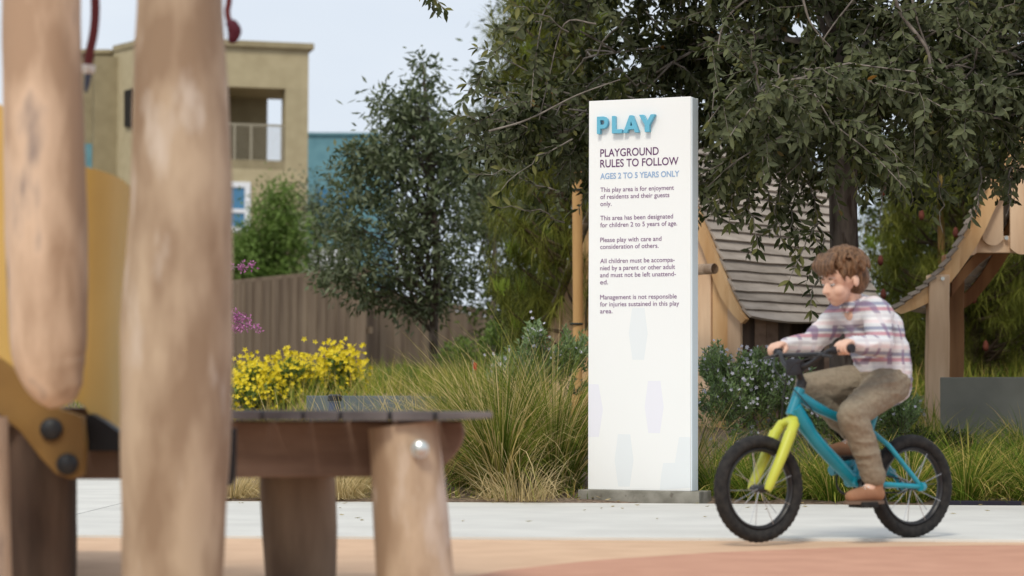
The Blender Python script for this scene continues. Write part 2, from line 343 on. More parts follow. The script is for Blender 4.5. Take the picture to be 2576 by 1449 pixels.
# ------------------------------------------------------------------ sign
SW, SH, ST, BZ = .580, 2.10, .118, .062
sp = P(1479, 1238, 13.05); ang = R(-22.5)
sign = empty('sign', (sp.x, sp.y, 0), ang)
tag(sign, 'tall white PLAY sign with playground rules standing on a concrete base', 'sign')
SM = Matrix.Translation((sp.x, sp.y, 0)) @ Matrix.Rotation(ang, 4, 'Z')
def sfr(x, y, z): return SM @ Vector((x, y, z))
b = MB(); b.box((0, 0, BZ), (SW, ST - .012, BZ + SH), 0, sfr); b.build('panel', 'sign_white', sign, bevel=.003)
b = MB(); b.box((SW + .0005, .006, BZ + .001), (SW + .0065, ST - .018, BZ + SH - .004), 0, sfr); b.build('side_panel', 'sign_side_shade', sign, bevel=.0015)
b = MB(); b.box((-.001, ST - .0115, BZ), (SW + .003, ST, BZ + SH + .001), 0, sfr); b.build('back_panel', 'sign_white', sign, bevel=.002)
b = MB(); b.box((-.042, -.045, -.02), (SW + .062, ST + .05, BZ), 0, sfr); b.build('base', 'base_concrete', sign, bevel=.006)
def sx(u): return (u - 1478.5) / 249.0 * SW
def sz(v, u=1507):
    f = (u - 1475) / 250; top = 272 - 15 * f; bot = 1237 + 1.5 * f
    return BZ + SH * (bot - v) / (bot - top)
def text(body, u0, u1, vb, cap, m, off=0, ext=.0004, proud=.0008, name='lettering', space=1.0):
    f = bpy.data.curves.new('lettering', 'FONT'); f.body = body; f.size = 1; f.offset = off; f.extrude = ext; f.space_character = space; f.resolution_u = 6
    o = bpy.data.objects.new('tmp', f); COL.objects.link(o); bpy.context.view_layer.update()
    me = bpy.data.meshes.new_from_object(o.evaluated_get(bpy.context.evaluated_depsgraph_get())); COL.objects.unlink(o); bpy.data.objects.remove(o)
    co = np.empty(len(me.vertices) * 3, np.float32); me.vertices.foreach_get('co', co); co = co.reshape(-1, 3)
    x0, x1 = co[:, 0].min(), co[:, 0].max(); caph = .69
    X = sx(u0) + (co[:, 0] - x0) / (x1 - x0) * (sx(u1) - sx(u0)); Z = sz(vb) + co[:, 1] / caph * (sz(vb - cap) - sz(vb)); Y = -proud - ext - co[:, 2]
    for i, v in enumerate(me.vertices): v.co = (X[i], Y[i], Z[i])
    me.materials.clear(); me.materials.append(M[m])
    o = bpy.data.objects.new(name, me); COL.objects.link(o); o.parent = sign; return o
text('PLAYGROUND', 1507, 1650, 411, 19, 'print_purple', .008)
text('RULES TO FOLLOW', 1507, 1698, 437.5, 19, 'print_purple', .008)
text('AGES 2 TO 5 YEARS ONLY', 1507, 1700, 466.5, 14, 'print_sky', .018)
for tx, u1, vb in (('This play area is for enjoyment', 1687, 499), ('of residents and their guests', 1676, 516.5), ('only.', 1535, 534), ('This area has been designated', 1685, 569.5), ('for children 2 to 5 years of age.', 1695, 587),
                   ('Please play with care and', 1657, 624), ('consideration of others.', 1650, 641), ('All children must be accompa-', 1689, 676.5), ('nied by a parent or other adult', 1690, 694),
                   ('and must not be left unattend-', 1692, 711.5), ('ed.', 1527, 729), ('Management is not responsible', 1694, 766.5), ('for injuries sustained in this play', 1700, 784), ('area.', 1538, 801)):
    text(tx, 1507.5, u1, vb, 11.3, 'print_plum', 0)
def glyph(polys, u0, width, vb, cap, dep=.026):
    """one raised letter from outlines in 0..1 units; first outline is the body, others are holes"""
    cu = bpy.data.curves.new('raised_letter', 'CURVE'); cu.dimensions = '2D'; cu.fill_mode = 'BOTH'; cu.extrude = dep / 2; cu.bevel_depth = .0012; cu.offset = -.001
    x0 = sx(u0); wd = sx(u0 + width) - x0; h = sz(vb - cap) - sz(vb)
    for pl in polys:
        s = cu.splines.new('POLY'); s.points.add(len(pl) - 1); s.use_cyclic_u = True
        for q, (a, c) in zip(s.points, pl): q.co = (a * wd, c * h, 0, 1)
    o = bpy.data.objects.new('tmp', cu); COL.objects.link(o); bpy.context.view_layer.update()
    me = bpy.data.meshes.new_from_object(o.evaluated_get(bpy.context.evaluated_depsgraph_get())); COL.objects.unlink(o); bpy.data.objects.remove(o)
    for v in me.vertices: x, y, z = v.co; v.co = (x0 + x, -.004 - dep / 2 - z, sz(vb) + y)
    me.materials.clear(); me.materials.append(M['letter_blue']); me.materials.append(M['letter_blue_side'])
    o = bpy.data.objects.new('raised_letter', me); COL.objects.link(o); o.parent = sign
def arc(cx, cy, rx, ry, a0, a1, n=14): return [(cx + rx * math.cos(R(a0 + (a1 - a0) * i / n)), cy + ry * math.sin(R(a0 + (a1 - a0) * i / n))) for i in range(n + 1)]
Pp = [[(0, 0.02), (.03, 0), (.27, 0), (.30, .02), (.30, .30), (.55, .30)] + arc(.58, .65, .42, .35, -90, 90) + [(.03, 1), (0, .98)], [(.30, .52), (.30, .79), (.50, .79)] + arc(.52, .655, .17, .135, 90, -90)]
Lp = [[(0, .02), (.03, 0), (.97, 0), (1, .02), (1, .19), (.97, .22), (.32, .22), (.32, .98), (.29, 1), (.03, 1), (0, .98)]]
Ap = [[(0, 0), (.25, 0), (.33, .19), (.67, .19), (.75, 0), (1, 0), (1, .03), (.62, .97), (.58, 1), (.42, 1), (.38, .97), (0, .03)], [(.42, .40), (.58, .40), (.50, .66)]]
Yp = [[(.36, 0), (.64, 0), (.65, .02), (.65, .40), (1, .97), (1, 1), (.74, 1), (.71, .97), (.50, .60), (.29, .97), (.26, 1), (0, 1), (0, .97), (.35, .40), (.35, .02)]]
glyph(Pp, 1503, 27, 355, 43); glyph(Lp, 1540, 25, 355, 43); glyph(Ap, 1568, 38, 355, 43); glyph(Yp, 1607, 38, 355, 43)
def mark(pts, m):
    b = MB(); n = len(pts); f = [sfr(min(max(sx(u), .001), SW - .001), -.0004, sz(v, u)) for u, v in pts]
    k = [sfr(min(max(sx(u), .001), SW - .001), .0004, sz(v, u)) for u, v in pts]
    b.add(f + k, [tuple(range(n))] + [(i, (i + 1) % n, n + (i + 1) % n, n + i) for i in range(n)]); b.build('printed_shape', m, sign)
def lozenge(u, v, m): mark([(u - 15, v - 64), (u + 15, v - 64), (u + 23, v), (u + 14, v + 65), (u - 14, v + 65), (u - 23, v)], m)
lozenge(1601, 850, 'print_grey'); lozenge(1640, 1031, 'print_lavender'); lozenge(1567, 1164, 'print_grey')
mark([(1479, 977), (1504, 977), (1515, 1040), (1505, 1107), (1479, 1107)], 'print_lavender')
mark([(1700, 1105), (1727, 1105), (1727, 1230), (1654, 1236), (1657, 1200), (1662, 1170), (1690, 1169)], 'print_grey')

# ------------------------------------------------------------------ trees
def envelope(rows, D, ax):
    """rows of (v, u left, u right) -> callable z -> (x left, x right)"""
    q = sorted((P(1288, v, D).z, P(a, v, D).x, P(c, v, D).x) for v, a, c in rows)
    zz, xl, xr = map(np.array, zip(*q))
    return zz, xl, xr
def tubes(paths, n=5):
    """paths: list of (points, r0, r1) -> one vertex / triangle array"""
    VV = []; FF = []; o = 0
    for pts, r0, r1 in paths:
        b = MB(); k = len(pts); b.tube(pts, [r0 + (r1 - r0) * i / (k - 1) for i in range(k)], n, cap=False)
        VV += b.v; FF += [(f[0] + o, f[1] + o, f[2] + o, f[3] + o) for f in b.f]; o += len(b.v)
    return np.array(VV), np.array(FF)
def sag(a, c, lift, n=6, jit=.02):
    a, c = Vector(a), Vector(c); L_ = (c - a).length; o = []
    for i in range(n + 1):
        t = i / n; p = a.lerp(c, t); p.z += lift * math.sin(math.pi * t) * L_
        if 0 < i < n: p += Vector((random.gauss(0, jit), random.gauss(0, jit), random.gauss(0, jit))) * L_
        o.append(p)
    return o
def clump_tree(name, label, rows, D, trunk_uv, ncl, per, lsize, lw, lm, spread, tr, group=None, depth=.9, bias=.5, bark='bark', cat='tree', branches=True, gapn=0.0):
    zz, xl, xr = envelope(rows, D, 0)
    tb = P(trunk_uv[0], trunk_uv[1], D); tb.z = gz(tb.x, D) - .05 if trunk_uv[1] > 900 else tb.z
    t = empty(name, (tb.x, tb.y, tb.z)); tag(t, label, cat, group)
    C = []; 
    while len(C) < ncl:
        z = rng.uniform(zz[0], zz[-1]); a, c = np.interp(z, zz, xl), np.interp(z, zz, xr); hw = (c - a) / 2
        if rng.random() > (hw / (xr - xl).max() * 2) ** 1.0: continue
        r = rng.random() ** bias; th = rng.uniform(0, 2 * math.pi)
        C.append(((a + c) / 2 + hw * r * math.cos(th) * .93, D + hw * depth * r * math.sin(th), z))
    C = np.array(C); k = rng.integers(int(per * .6), int(per * 1.4), ncl); idx = np.repeat(np.arange(ncl), k); n = len(idx)
    sc_ = rng.uniform(.7, 1.3, ncl)[idx][:, None] * spread
    off = rng.normal(size=(n, 3)) * np.array([1, 1, .8]) * sc_ * .55
    pos = C[idx] + off; ctr = np.array([(xl.mean() + xr.mean()) / 2, D, zz.mean()])
    dr = nrm(off) * .8 + uball(n) * .9 + np.array([0, 0, -.25]); up = uball(n) + np.array([0, 0, 1.3])
    rn = np.clip(rng.normal(.45, .2, n) + rng.normal(0, .12, ncl)[idx], 0, .99)
    Vv, Ff, rr = leaves(pos, dr, up, rng.uniform(.7, 1.25, n) * lsize, rng.uniform(.8, 1.2, n) * lsize * lw, LEAF4, LEAF4_F, rn)
    o = link('foliage', npmesh('foliage', Vv, Ff, lm, rr), t); o['kind'] = 'stuff'
    if tr:
        top = Vector((np.interp(zz[-1] * .96, zz, (xl + xr) / 2), D, zz[-1] * .96)); mid = tb.lerp(top, .45) + Vector((.06, 0, 0))
        log('trunk', [tb, tb.lerp(mid, .5) + Vector((-.02, .02, 0)), mid, top], [tr * 1.15, tr, tr * .8, tr * .15], bark, t, n=14, amp=.08, rounded=False, sub=6)
        if branches:
            pth = []
            for c in C[::2]:
                zb = tb.z + (c[2] - tb.z) * rng.uniform(.62, .92); f = min(1, max(0, (zb - tb.z) / (top.z - tb.z)))
                s0 = tb.lerp(top, f); s0.z = zb; pth.append((sag(s0, c, .06, 4), tr * .28, tr * .05))
            bv, bf = tubes(pth, 5); o = link('branches', npmesh('branches', bv, bf, bark, smooth=True), t); o['kind'] = 'stuff'
    return t
# far fill behind the right pines and behind the sign
clump_tree('hedge_tree', 'dark dense green tree mass beyond the right-hand pine', [(380, 2250, 2500), (480, 2190, 2700), (620, 2170, 2760), (760, 2170, 2760), (900, 2200, 2760), (985, 2230, 2740)], 27, (2440, 990), 150, 190, .10, .5, 'hedge_leaf', .42, .12, depth=.3)
clump_tree('hedge_tree', 'dark green tree filling the gap between the small oak and the sign', [(-120, 1330, 1460), (200, 1290, 1500), (330, 1220, 1520), (480, 1190, 1520), (700, 1180, 1520), (900, 1260, 1510)], 27, (1400, 930), 110, 180, .09, .5, 'hedge_leaf', .40, .10, depth=.3)
clump_tree('oak_tree', 'small round oak tree with thin dark trunk in front of the wooden fence',
           [(120, 1058, 1070), (160, 1052, 1078), (215, 1030, 1100), (255, 940, 1130), (300, 900, 1170), (350, 855, 1200), (450, 790, 1245), (560, 765, 1265), (650, 765, 1260), (705, 790, 1240), (745, 870, 1195), (785, 930, 1150)],
           22, (1095, 1010), 205, 62, .084, .36, 'oak_leaf_far', .15, .042, depth=.85, bias=.45)
clump_tree('young_tree', 'pale leafy young tree top rising behind the small oak', [(170, 1200, 1230), (240, 1150, 1290), (330, 1130, 1300), (450, 1150, 1300), (620, 1180, 1290)], 25, (1240, 1000), 40, 80, .05, .45, 'oak_leaf_far', .14, .03)
clump_tree('leafy_shrub', 'bright green airy shrub tree behind the fence below the beige building', [(470, 690, 712), (520, 660, 740), (585, 610, 770), (640, 540, 770), (715, 520, 800), (800, 500, 800)], 38, (650, 820), 120, 140, .10, .38, 'bush_leaf', .26, .05, bias=.6)
clump_tree('leafy_shrub', 'grey green shrub behind the fence between beige building and oak', [(470, 760, 800), (540, 730, 850), (640, 720, 900), (720, 720, 930)], 40, (800, 800), 40, 80, .09, .4, 'oak_leaf_far', .28, .04)

def pine(name, label, rows, D, trunk_u, ntuft, nl, nm, cones, dark=.5, newg=.1, tr=.09):
    zz, xl, xr = envelope(rows, D, 0); tb = P(trunk_u, 1000, D); tb.z = gz(tb.x, D) - .05
    t = empty(name, tb); tag(t, label, 'tree')
    C = []
    while len(C) < ntuft:
        z = rng.uniform(zz[0], zz[-1]); a, c = np.interp(z, zz, xl), np.interp(z, zz, xr); hw = (c - a) / 2
        r = rng.random() ** .45; th = rng.uniform(0, 2 * math.pi)
        C.append(((a + c) / 2 + hw * r * math.cos(th), D + min(hw, .9) * r * math.sin(th), z))
    C = np.array(C); out_ = C - np.array([tb.x, D, 0]); out_[:, 2] = .5; out_ = nrm(out_ * np.array([1, 1, .9]) + rng.normal(size=C.shape) * .35)
    per = 95; idx = np.repeat(np.arange(ntuft), per); n = len(idx)
    dr = nrm(out_[idx] * .55 + uball(n) * .8 + np.array([0, 0, -.15])); pos = C[idx] + out_[idx] * rng.uniform(-.10, .08, n)[:, None]
    T = np.array([(0, .5, 0), (0, -.5, 0), (.55, 0, -.05), (1, 0, -.18)]); TF = np.array([(0, 1, 2), (0, 2, 3)])
    T = np.array([(0, .5, 0), (0, -.5, 0), (.6, -.35, -.05), (.6, .35, -.05), (1, 0, -.22)]); TF = np.array([(0, 1, 2), (0, 2, 3), (3, 2, 4)])
    rn = np.clip(rng.normal(.45, .22, n) + rng.normal(0, .15, ntuft)[idx], 0, 1)
    Vv, Ff, rr = leaves(pos, dr, np.tile([0, 0, 1.], (n, 1)), rng.uniform(.8, 1.15, n) * nl, .0042, T, TF, rn)
    o = link('needles', npmesh('needles', Vv, Ff, nm, rr), t); o['kind'] = 'stuff'
    ng = C[rng.random(ntuft) < newg]
    if len(ng):
        idx = np.repeat(np.arange(len(ng)), 50); n = len(idx); dr = nrm(uball(n) * .45 + np.array([0, 0, 1.]))
        Vv, Ff, rr = leaves(ng[idx] + np.array([0, -.05, .06]) + rng.normal(size=(n, 3)) * .02, dr, uball(n), nl * .5, .007, T, TF)
        o = link('new_growth', npmesh('new_growth', Vv, Ff, 'pine_new_growth', rr), t); o['kind'] = 'stuff'
    top = Vector((tb.x, D, zz[-1] + .2)); log('trunk', [tb, tb.lerp(top, .5) + Vector((.02, 0, 0)), top], [tr, tr * .8, tr * .3], 'pine_bark', t, n=14, rounded=False, sub=8)
    pth = []
    for c in C[::3]:
        s0 = Vector((tb.x, D, max(tb.z + .3, c[2] - rng.uniform(.1, .5)))); pth.append((sag(s0, c, -.08, 4), .02, .007))
    bv, bf = tubes(pth, 5); o = link('branches', npmesh('branches', bv, bf, 'pine_bark', smooth=True), t); o['kind'] = 'stuff'
    for u, v in cones:
        p = P(u, v, D - .75); b = MB()
        b.tube([p + Vector((0, 0, z)) for z in (-.045, -.035, -.01, .018, .038, .045)], [.006, .018, .025, .021, .011, .003], 10)
        b.build('pine_cone', 'cone_brown', t, smooth=True)
    return t
pine('pine_tree', 'long needled pine tree tied to a stake at the left edge of the sign', [(-160, 1330, 1500), (0, 1255, 1540), (120, 1225, 1540), (280, 1215, 1560), (420, 1240, 1560), (560, 1235, 1570), (700, 1220, 1570), (790, 1230, 1560), (860, 1300, 1540)], 18.5, 1474, 300, .2, 'pine_needle', [(1283, 62), (1290, 380)], newg=.10, tr=.05)
pine('pine_tree', 'large pine with red brown cones behind the right-hand playhouse', [(330, 2250, 2560), (430, 2190, 2680), (560, 2170, 2760), (700, 2165, 2760), (820, 2170, 2760), (900, 2260, 2740), (960, 2330, 2700)], 20.5, 2440, 560, .2, 'pine_needle', [(2215, 655), (2222, 480), (2318, 540), (2404, 585), (2222, 740), (2450, 750), (2480, 870), (2505, 640)], newg=.03, tr=.09)
def stake(u, v0, v1, D, label, wpx, ties):
    t = empty('tree_stake', (P(u, 900, D).x, D, gz(P(u, 900, D).x, D))); tag(t, label, 'tree stake')
    x = P(u, 900, D).x; r = wpx / 2 * D / F; b = MB(); b.tube([(x, D, gz(x, D) - .1), (x + .01, D, 1.2), (x, D, P(u, v0, D).z)], r, 14); b.build('pole', 'stake_wood', t, smooth=True)
    for v in ties:
        z = P(u, v, D).z; b = MB(); b.tube([(x + (r + .006) * math.cos(a * .3927), D + (r + .006) * math.sin(a * .3927), z) for a in range(17)], .008, 6); b.build('tie', 'tie_black', t)
stake(1450, 428, 840, 17.6, 'yellow wooden tree stake with black ties beside the sign', 26, (478, 815))
stake(2368, 440, 760, 20.3, 'thin wooden tree stake in front of the right-hand pine', 18, ())
stake(1492, 300, 840, 17.9, 'wooden tree stake mostly hidden behind the sign', 24, (478,))

# ---- the big oak whose crown hangs over the sign
TX, TY = 1.965, 14.3
random.seed(31); rng = np.random.default_rng(5)
oak = empty('oak_tree', (TX, TY, gz(TX, TY))); tag(oak, 'large drooping oak tree with grey trunk behind the cyclist and sign', 'tree')
log('trunk', [(TX + .02, TY, gz(TX, TY) - .1), (TX + .005, TY, .9), (TX, TY, 1.6), (TX - .01, TY, 2.3), (TX - .04, TY + .03, 3.0), (TX, TY, 3.9)], [.10, .088, .083, .078, .06, .02], 'bark', oak, n=28, amp=.05, seed=3, rounded=False, sub=12)
ez = np.array([1.35, 1.7, 2.2, 2.6, 2.9, 3.5, 4.2, 4.6]); er = np.array([2.15, 2.34, 2.42, 2.28, 2.1, 1.8, 1.15, .4])
bx_ = np.array([-.6, .4, 1.0, 1.5, 1.93, 2.15, 2.6, 3.2, 4.6]); bz_ = np.array([1.83, 1.74, 1.62, 1.52, 1.52, 1.78, 1.80, 1.78, 1.7])
def inside(p, m_=0.0):
    if p.y < 13.75 and p.x / p.y < (1775 - 1288) / F: return False
    if p.z < np.interp(p.x, bx_, bz_) + (p.y - TY) * .035 + m_: return False
    return math.hypot(p.x - TX, (p.y - TY)) < np.interp(p.z, ez, er) * (1.0) and p.z < 4.6 and p.y > 12.35 + (0 if p.x > .9 else 1.3)
limbs = []
for i in range(24):
    az = i * 2.399 + random.uniform(-.2, .2); zt = random.uniform(1.9, 4.0); rr_ = np.interp(zt, ez, er) * random.uniform(.7, .9)
    z0 = random.uniform(1.9, 2.7) if zt < 3 else random.uniform(2.4, 3.6)
    a = Vector((TX, TY, z0)); c = Vector((TX + rr_ * math.cos(az), TY + rr_ * math.sin(az) * .95, zt))
    if c.y < 12.6: c.y = 12.6
    md = a.lerp(c, .5) + Vector((random.uniform(-.1, .1), random.uniform(-.1, .1), .30 + .1 * random.random()))
    limbs.append(spline([a, a.lerp(md, .5) + Vector((0, 0, .08)), md, c], 6))
paths = [(l, .024, .003) for l in limbs]
brs = []
for l in limbs:
    for j in range(17):
        s0 = l[random.randint(len(l) // 4, len(l) - 1)]; az = math.atan2(s0.y - TY, s0.x - TX) + random.gauss(0, .9)
        for tr_ in range(6):
            ln_ = random.uniform(.35, .85); e = s0 + Vector((math.cos(az) * ln_, math.sin(az) * ln_, random.uniform(-.55, .35) * ln_))
            if inside(e): break
            az += random.gauss(0, 1.2)
        else: continue
        q = sag(s0, e, .10, 6, .03); brs.append(q)
        if noise.noise(q[-1] * 1.7 + Vector((5, 2, 9))) > (-.02 if q[-1].x < .75 else -.4): paths.append((q, .0075, .0028))
# filler branches so that the hanging skirt is even
lpts = [p for l in limbs for p in l[4:]]
for j in range(330):
    for tr_ in range(50):
        z = random.uniform(1.45, 3.3); th = random.uniform(0, 2 * math.pi); r = np.interp(z, ez, er) * random.random() ** .4
        e = Vector((TX + r * math.cos(th), TY + r * math.sin(th), z))
        if inside(e): break
    s0 = min(random.sample(lpts, 60), key=lambda p: (p - e).length + max(0, e.z - p.z))
    if (s0 - e).length > 1.1: s0 = e + (s0 - e).normalized() * .8
    q = sag(s0, e, .10, 6, .03); brs.append(q)
    if noise.noise(q[-1] * 1.7 + Vector((5, 2, 9))) > (-.02 if q[-1].x < .75 else -.4): paths.append((q, .007, .0026))
tw = []
for q in brs:
    for j in range(9):
        s0 = q[random.randint(1, 6)]; d = (q[-1] - q[0]).normalized() + Vector((random.gauss(0, .6), random.gauss(0, .6), random.gauss(-.35, .45)))
        ln_ = random.uniform(.14, .34); e = s0 + d.normalized() * ln_
        if not inside(e, -.07): continue
        if noise.noise(e * 1.7 + Vector((5, 2, 9))) < (-.01 if e.x < .75 else -.20): continue
        tw.append(sag(s0, e, .05, 3, .02))
    if noise.noise(q[-1] * 1.7 + Vector((5, 2, 9))) > (-.05 if q[-1].x < .75 else -.4): tw.append(q[3:])
# named hanging sprays (photo measure: start -> end, depth)
sprays = [((1400, 240), (1203, 120), 13.9), ((1400, 330), (1175, 210), 14.1), ((1360, 340), (1125, 305), 13.9), ((1400, 480), (1180, 438), 13.8), ((1420, 560), (1250, 520), 13.9), ((1380, 300), (1215, 245), 14.0), ((1430, 80), (1290, 10), 13.8),
          ((1440, 350), (1260, 480), 13.8), ((1060, -30), (1118, 22), 13.6), ((1800, 430), (1760, 560), 13.4), ((1850, 470), (1835, 560), 13.2), ((1880, 500), (1905, 625), 13.1), ((1930, 480), (1970, 610), 13.2), ((1990, 520), (2000, 640), 13.3),
          ((2060, 560), (1985, 705), 13.0), ((2075, 600), (2040, 780), 13.2), ((2040, 470), (2075, 640), 13.5), ((2190, 380), (2180, 480), 13.0), ((2240, 420), (2215, 555), 13.2), ((2360, 430), (2372, 585), 13.0), ((2290, 430), (2290, 520), 13.4), ((2470, 420), (2455, 540), 12.9), ((2545, 420), (2530, 545), 13.0)]
leafs = []
def leaf_mesh(i):
    wv = (.40, .34, .44, .30)[i]; T = LEAF * np.array([1, wv, (.6, 1.0, 1.5, 2.0)[i]]) * .075
    return npmesh('leaf', T, LEAF_F, 'oak_leaf', np.full(len(T), (.38, .62, .84, .2)[i]))
LM = [leaf_mesh(i) for i in range(4)]
for (a, c, D) in sprays:
    if 1440 < c[0] < 1790: continue
    A_, C_ = P(*a, D + .25), P(*c, D); q = sag(A_, C_, .07, 8, .02); paths.append((q, .005, .0018))
    for k in range(1, 9):
        for sgn in ((1, -1) if k < 8 else (1, -1, 0)):
            if len(leafs) >= 290: break
            d = (q[k] - q[k - 1]).normalized(); side = d.cross(Vector((random.gauss(0, .5), -1, random.gauss(0, .3)))).normalized()
            dv = (d * .75 + side * sgn * random.uniform(.5, .9) + Vector((0, random.uniform(-.4, .3), -.25))).normalized()
            o = bpy.data.objects.new('leaf', random.choice(LM)); COL.objects.link(o); o.parent = oak
            upv = Vector((random.gauss(0, .5), -1.2, .8 + random.gauss(0, .4))); s_ = dv.cross(upv).normalized(); u2 = s_.cross(dv)
            mtx = Matrix((dv, s_, u2)).transposed().to_4x4() @ Matrix.Scale(random.uniform(.75, 1.2), 4); mtx.translation = q[k] - Vector((TX, TY, gz(TX, TY)))
            o.matrix_basis = mtx; leafs.append(o)
    for s_ in range(3):
        k = random.randint(0, 3); tw.append(sag(q[k], q[k] + (C_ - A_) * random.uniform(.2, .4) + Vector((random.gauss(0, .06), random.gauss(.05, .05), random.gauss(0, .05))), .03, 3, .02))
# bare pale branches in front of the crown
for pl, D, r0 in (([(1560, -20), (1600, 60), (1650, 130), (1672, 215), (1660, 300)], 13.3, .008), ([(1500, 60), (1420, 60), (1380, 200), (1350, 330)], 14.0, .006), ([(2015, -20), (2040, 60), (2090, 120)], 12.9, .008),
                  ([(2240, -30), (2270, 40), (2330, 120), (2350, 190), (2430, 250), (2500, 290), (2570, 330)], 12.7, .013), ([(2290, -20), (2310, 60), (2345, 150)], 12.8, .008), ([(2420, 240), (2500, 200), (2560, 175)], 12.7, .006),
                  ([(1900, -20), (1820, 60), (1800, 200), (1790, 300)], 13.2, .007), ([(2160, -20), (2060, 120), (2040, 240)], 13.0, .006), ([(1990, 330), (1860, 400), (1780, 470)], 13.1, .006), ([(2180, 250), (2160, 330), (2210, 400)], 12.9, .005), ([(1230, 330), (1330, 300), (1450, 240), (1560, 200)], 13.9, .007)):
    q = spline([P(u, v, D + .03 * i) for i, (u, v) in enumerate(pl)], 5); paths.append((q, r0, r0 * .45))
    for j in range(7):
        s0 = random.choice(q[2:]); e = s0 + Vector((0, .25 if s0.x < 1.2 else 0, 0)) + Vector((random.uniform(-.22, .22), random.uniform(-.1, .2), random.uniform(-.3, .05)))
        tw.append(sag(s0, e, .05, 3, .02))
def before_sign(p): return p.y < 13.72 and 1400 < 1288 + F * p.x / p.y < 1778
def clear(q): return not any(before_sign(p) for p in q)
tw = [q for q in tw if clear(q)]; paths = [t_ for t_ in paths if clear(t_[0])]      # nothing hangs in front of the sign
lp = []; ldr = []; lup = []
for q in tw:
    L_ = sum((q[i + 1] - q[i]).length for i in range(len(q) - 1)); nl = max(3, int(L_ / .0165))
    for i in range(nl):
        t = (i + random.random() * .5) / nl * (len(q) - 1); j = min(int(t), len(q) - 2); p = q[j].lerp(q[j + 1], t - j); d = (q[j + 1] - q[j]).normalized()
        a = i * 2.4 + random.gauss(0, .5); side = d.orthogonal(); sd2 = (Matrix.Rotation(a, 3, d) @ side)
        lp.append(p); ldr.append(d * .65 + sd2 * .75 + Vector((0, 0, -.28))); lup.append(d * .6 + sd2 * -.2 + Vector((random.gauss(0, .5), random.gauss(-.25, .5), random.gauss(.75, .4))))
nL = len(lp); print('oak leaves', nL, 'named', len(leafs))
lp = np.array(lp); cl = np.array([noise.noise(Vector(p * 2.0)) for p in lp[::1]])
rn = np.clip(rng.beta(2.2, 2.6, nL) * .92 + cl * .18, 0, .965); rn[rng.random(nL) < .003] = 1.0
Vv, Ff, rr = leaves(lp, np.array(ldr), np.array(lup), rng.uniform(.042, .085, nL), rng.uniform(.027, .042, nL), rnd=rn)
o = link('foliage', npmesh('foliage', Vv, Ff, 'oak_leaf', rr), oak); o['kind'] = 'stuff'
bv, bf = tubes(paths, 5); o = link('branches', npmesh('branches', bv, bf, 'twig_bark', smooth=True), oak); o['kind'] = 'stuff'
bv, bf = tubes([(q, .0022, .0012) for q in tw], 3); o = link('twigs', npmesh('twigs', bv, bf, 'twig_bark', smooth=True), oak); o['kind'] = 'stuff'

# ------------------------------------------------------------------ shrubs
def shrub(label, lobes, nst, lm, lsize, group=None, name='flowering_shrub', flowers=0, fm='white_petal', fsize=.014, upw=.7, lw=.32, cat='shrub', dens=34, fspread=.02):
    """lobes: (x, y, z, rx, ry, rz)"""
    base = lobes[0]; t = empty(name, (base[0], base[1], gz(base[0], base[1]))); tag(t, label, cat, group)
    Pp_ = []; Dd = []; st = []; tips = []
    for i in range(nst):
        l = lobes[rng.integers(len(lobes))]; d = uball(1)[0]; d[2] = abs(d[2]) if rng.random() < .8 else d[2]; r = rng.random() ** .35
        e = Vector((l[0] + d[0] * l[3] * r, l[1] + d[1] * l[4] * r, l[2] + d[2] * l[5] * r)); g0 = gz(e.x, e.y)
        if e.z < g0 + .05: e.z = g0 + .05 + rng.random() * .1
        dv = (Vector((d[0] * .6, d[1] * .6, d[2] * .4 + upw))).normalized(); ln_ = rng.uniform(.09, .17); s0 = e - dv * ln_
        q = [s0, s0.lerp(e, .5) + Vector(rng.normal(size=3) * .006), e]; st.append((q, .0022, .001)); tips.append(e)
        n = dens; tt = rng.random(n); 
        for k in range(n):
            p = s0.lerp(e, tt[k]); a = rng.uniform(0, 6.28); sdv = Matrix.Rotation(a, 3, dv) @ dv.orthogonal().normalized()
            Pp_.append(p); Dd.append(dv * .8 + sdv * .75)
    n = len(Pp_); Vv, Ff, rr = leaves(np.array(Pp_), np.array(Dd), uball(n) + np.array([0, 0, 1.]), rng.uniform(.7, 1.2, n) * lsize, lsize * lw, LEAF4, LEAF4_F, np.clip(rng.normal(.45, .22, n), 0, 1))
    o = link('foliage', npmesh('foliage', Vv, Ff, lm, rr), t); o['kind'] = 'stuff'
    bv, bf = tubes(st, 3); o = link('stems', npmesh('stems', bv, bf, 'twig_bark'), t); o['kind'] = 'stuff'
    if flowers:
        tips = np.array([tuple(x) for x in tips]); sel = rng.integers(0, len(tips), flowers); c = tips[sel] + rng.normal(size=(flowers, 3)) * fspread + np.array([0, -.008, 0])
        idx = np.repeat(np.arange(flowers), 5); n = len(idx); ax = nrm(rng.normal(size=(flowers, 3)) * .5 + np.array([0, -1, .5]))[idx]
        ph = np.tile(np.arange(5) * 2 * math.pi / 5, flowers) + rng.random(flowers)[idx]; u_ = nrm(np.cross(ax, np.array([0.1, .2, 1.]))); v_ = np.cross(ax, u_)
        dr = u_ * np.cos(ph)[:, None] + v_ * np.sin(ph)[:, None] + ax * .25
        Vv, Ff, rr = leaves(c[idx], dr, ax, fsize * rng.uniform(.75, 1.2, flowers)[idx], fsize * .55, LEAF4, LEAF4_F)
        o = link('blossoms', npmesh('blossoms', Vv, Ff, fm, rr), t); o['kind'] = 'stuff'
    return t
def lobe(u, v, D, ru, rv, ry=.3):
    p = P(u, v, D); return (p.x, p.y, p.z, ru * D / F, ry, rv * D / F)
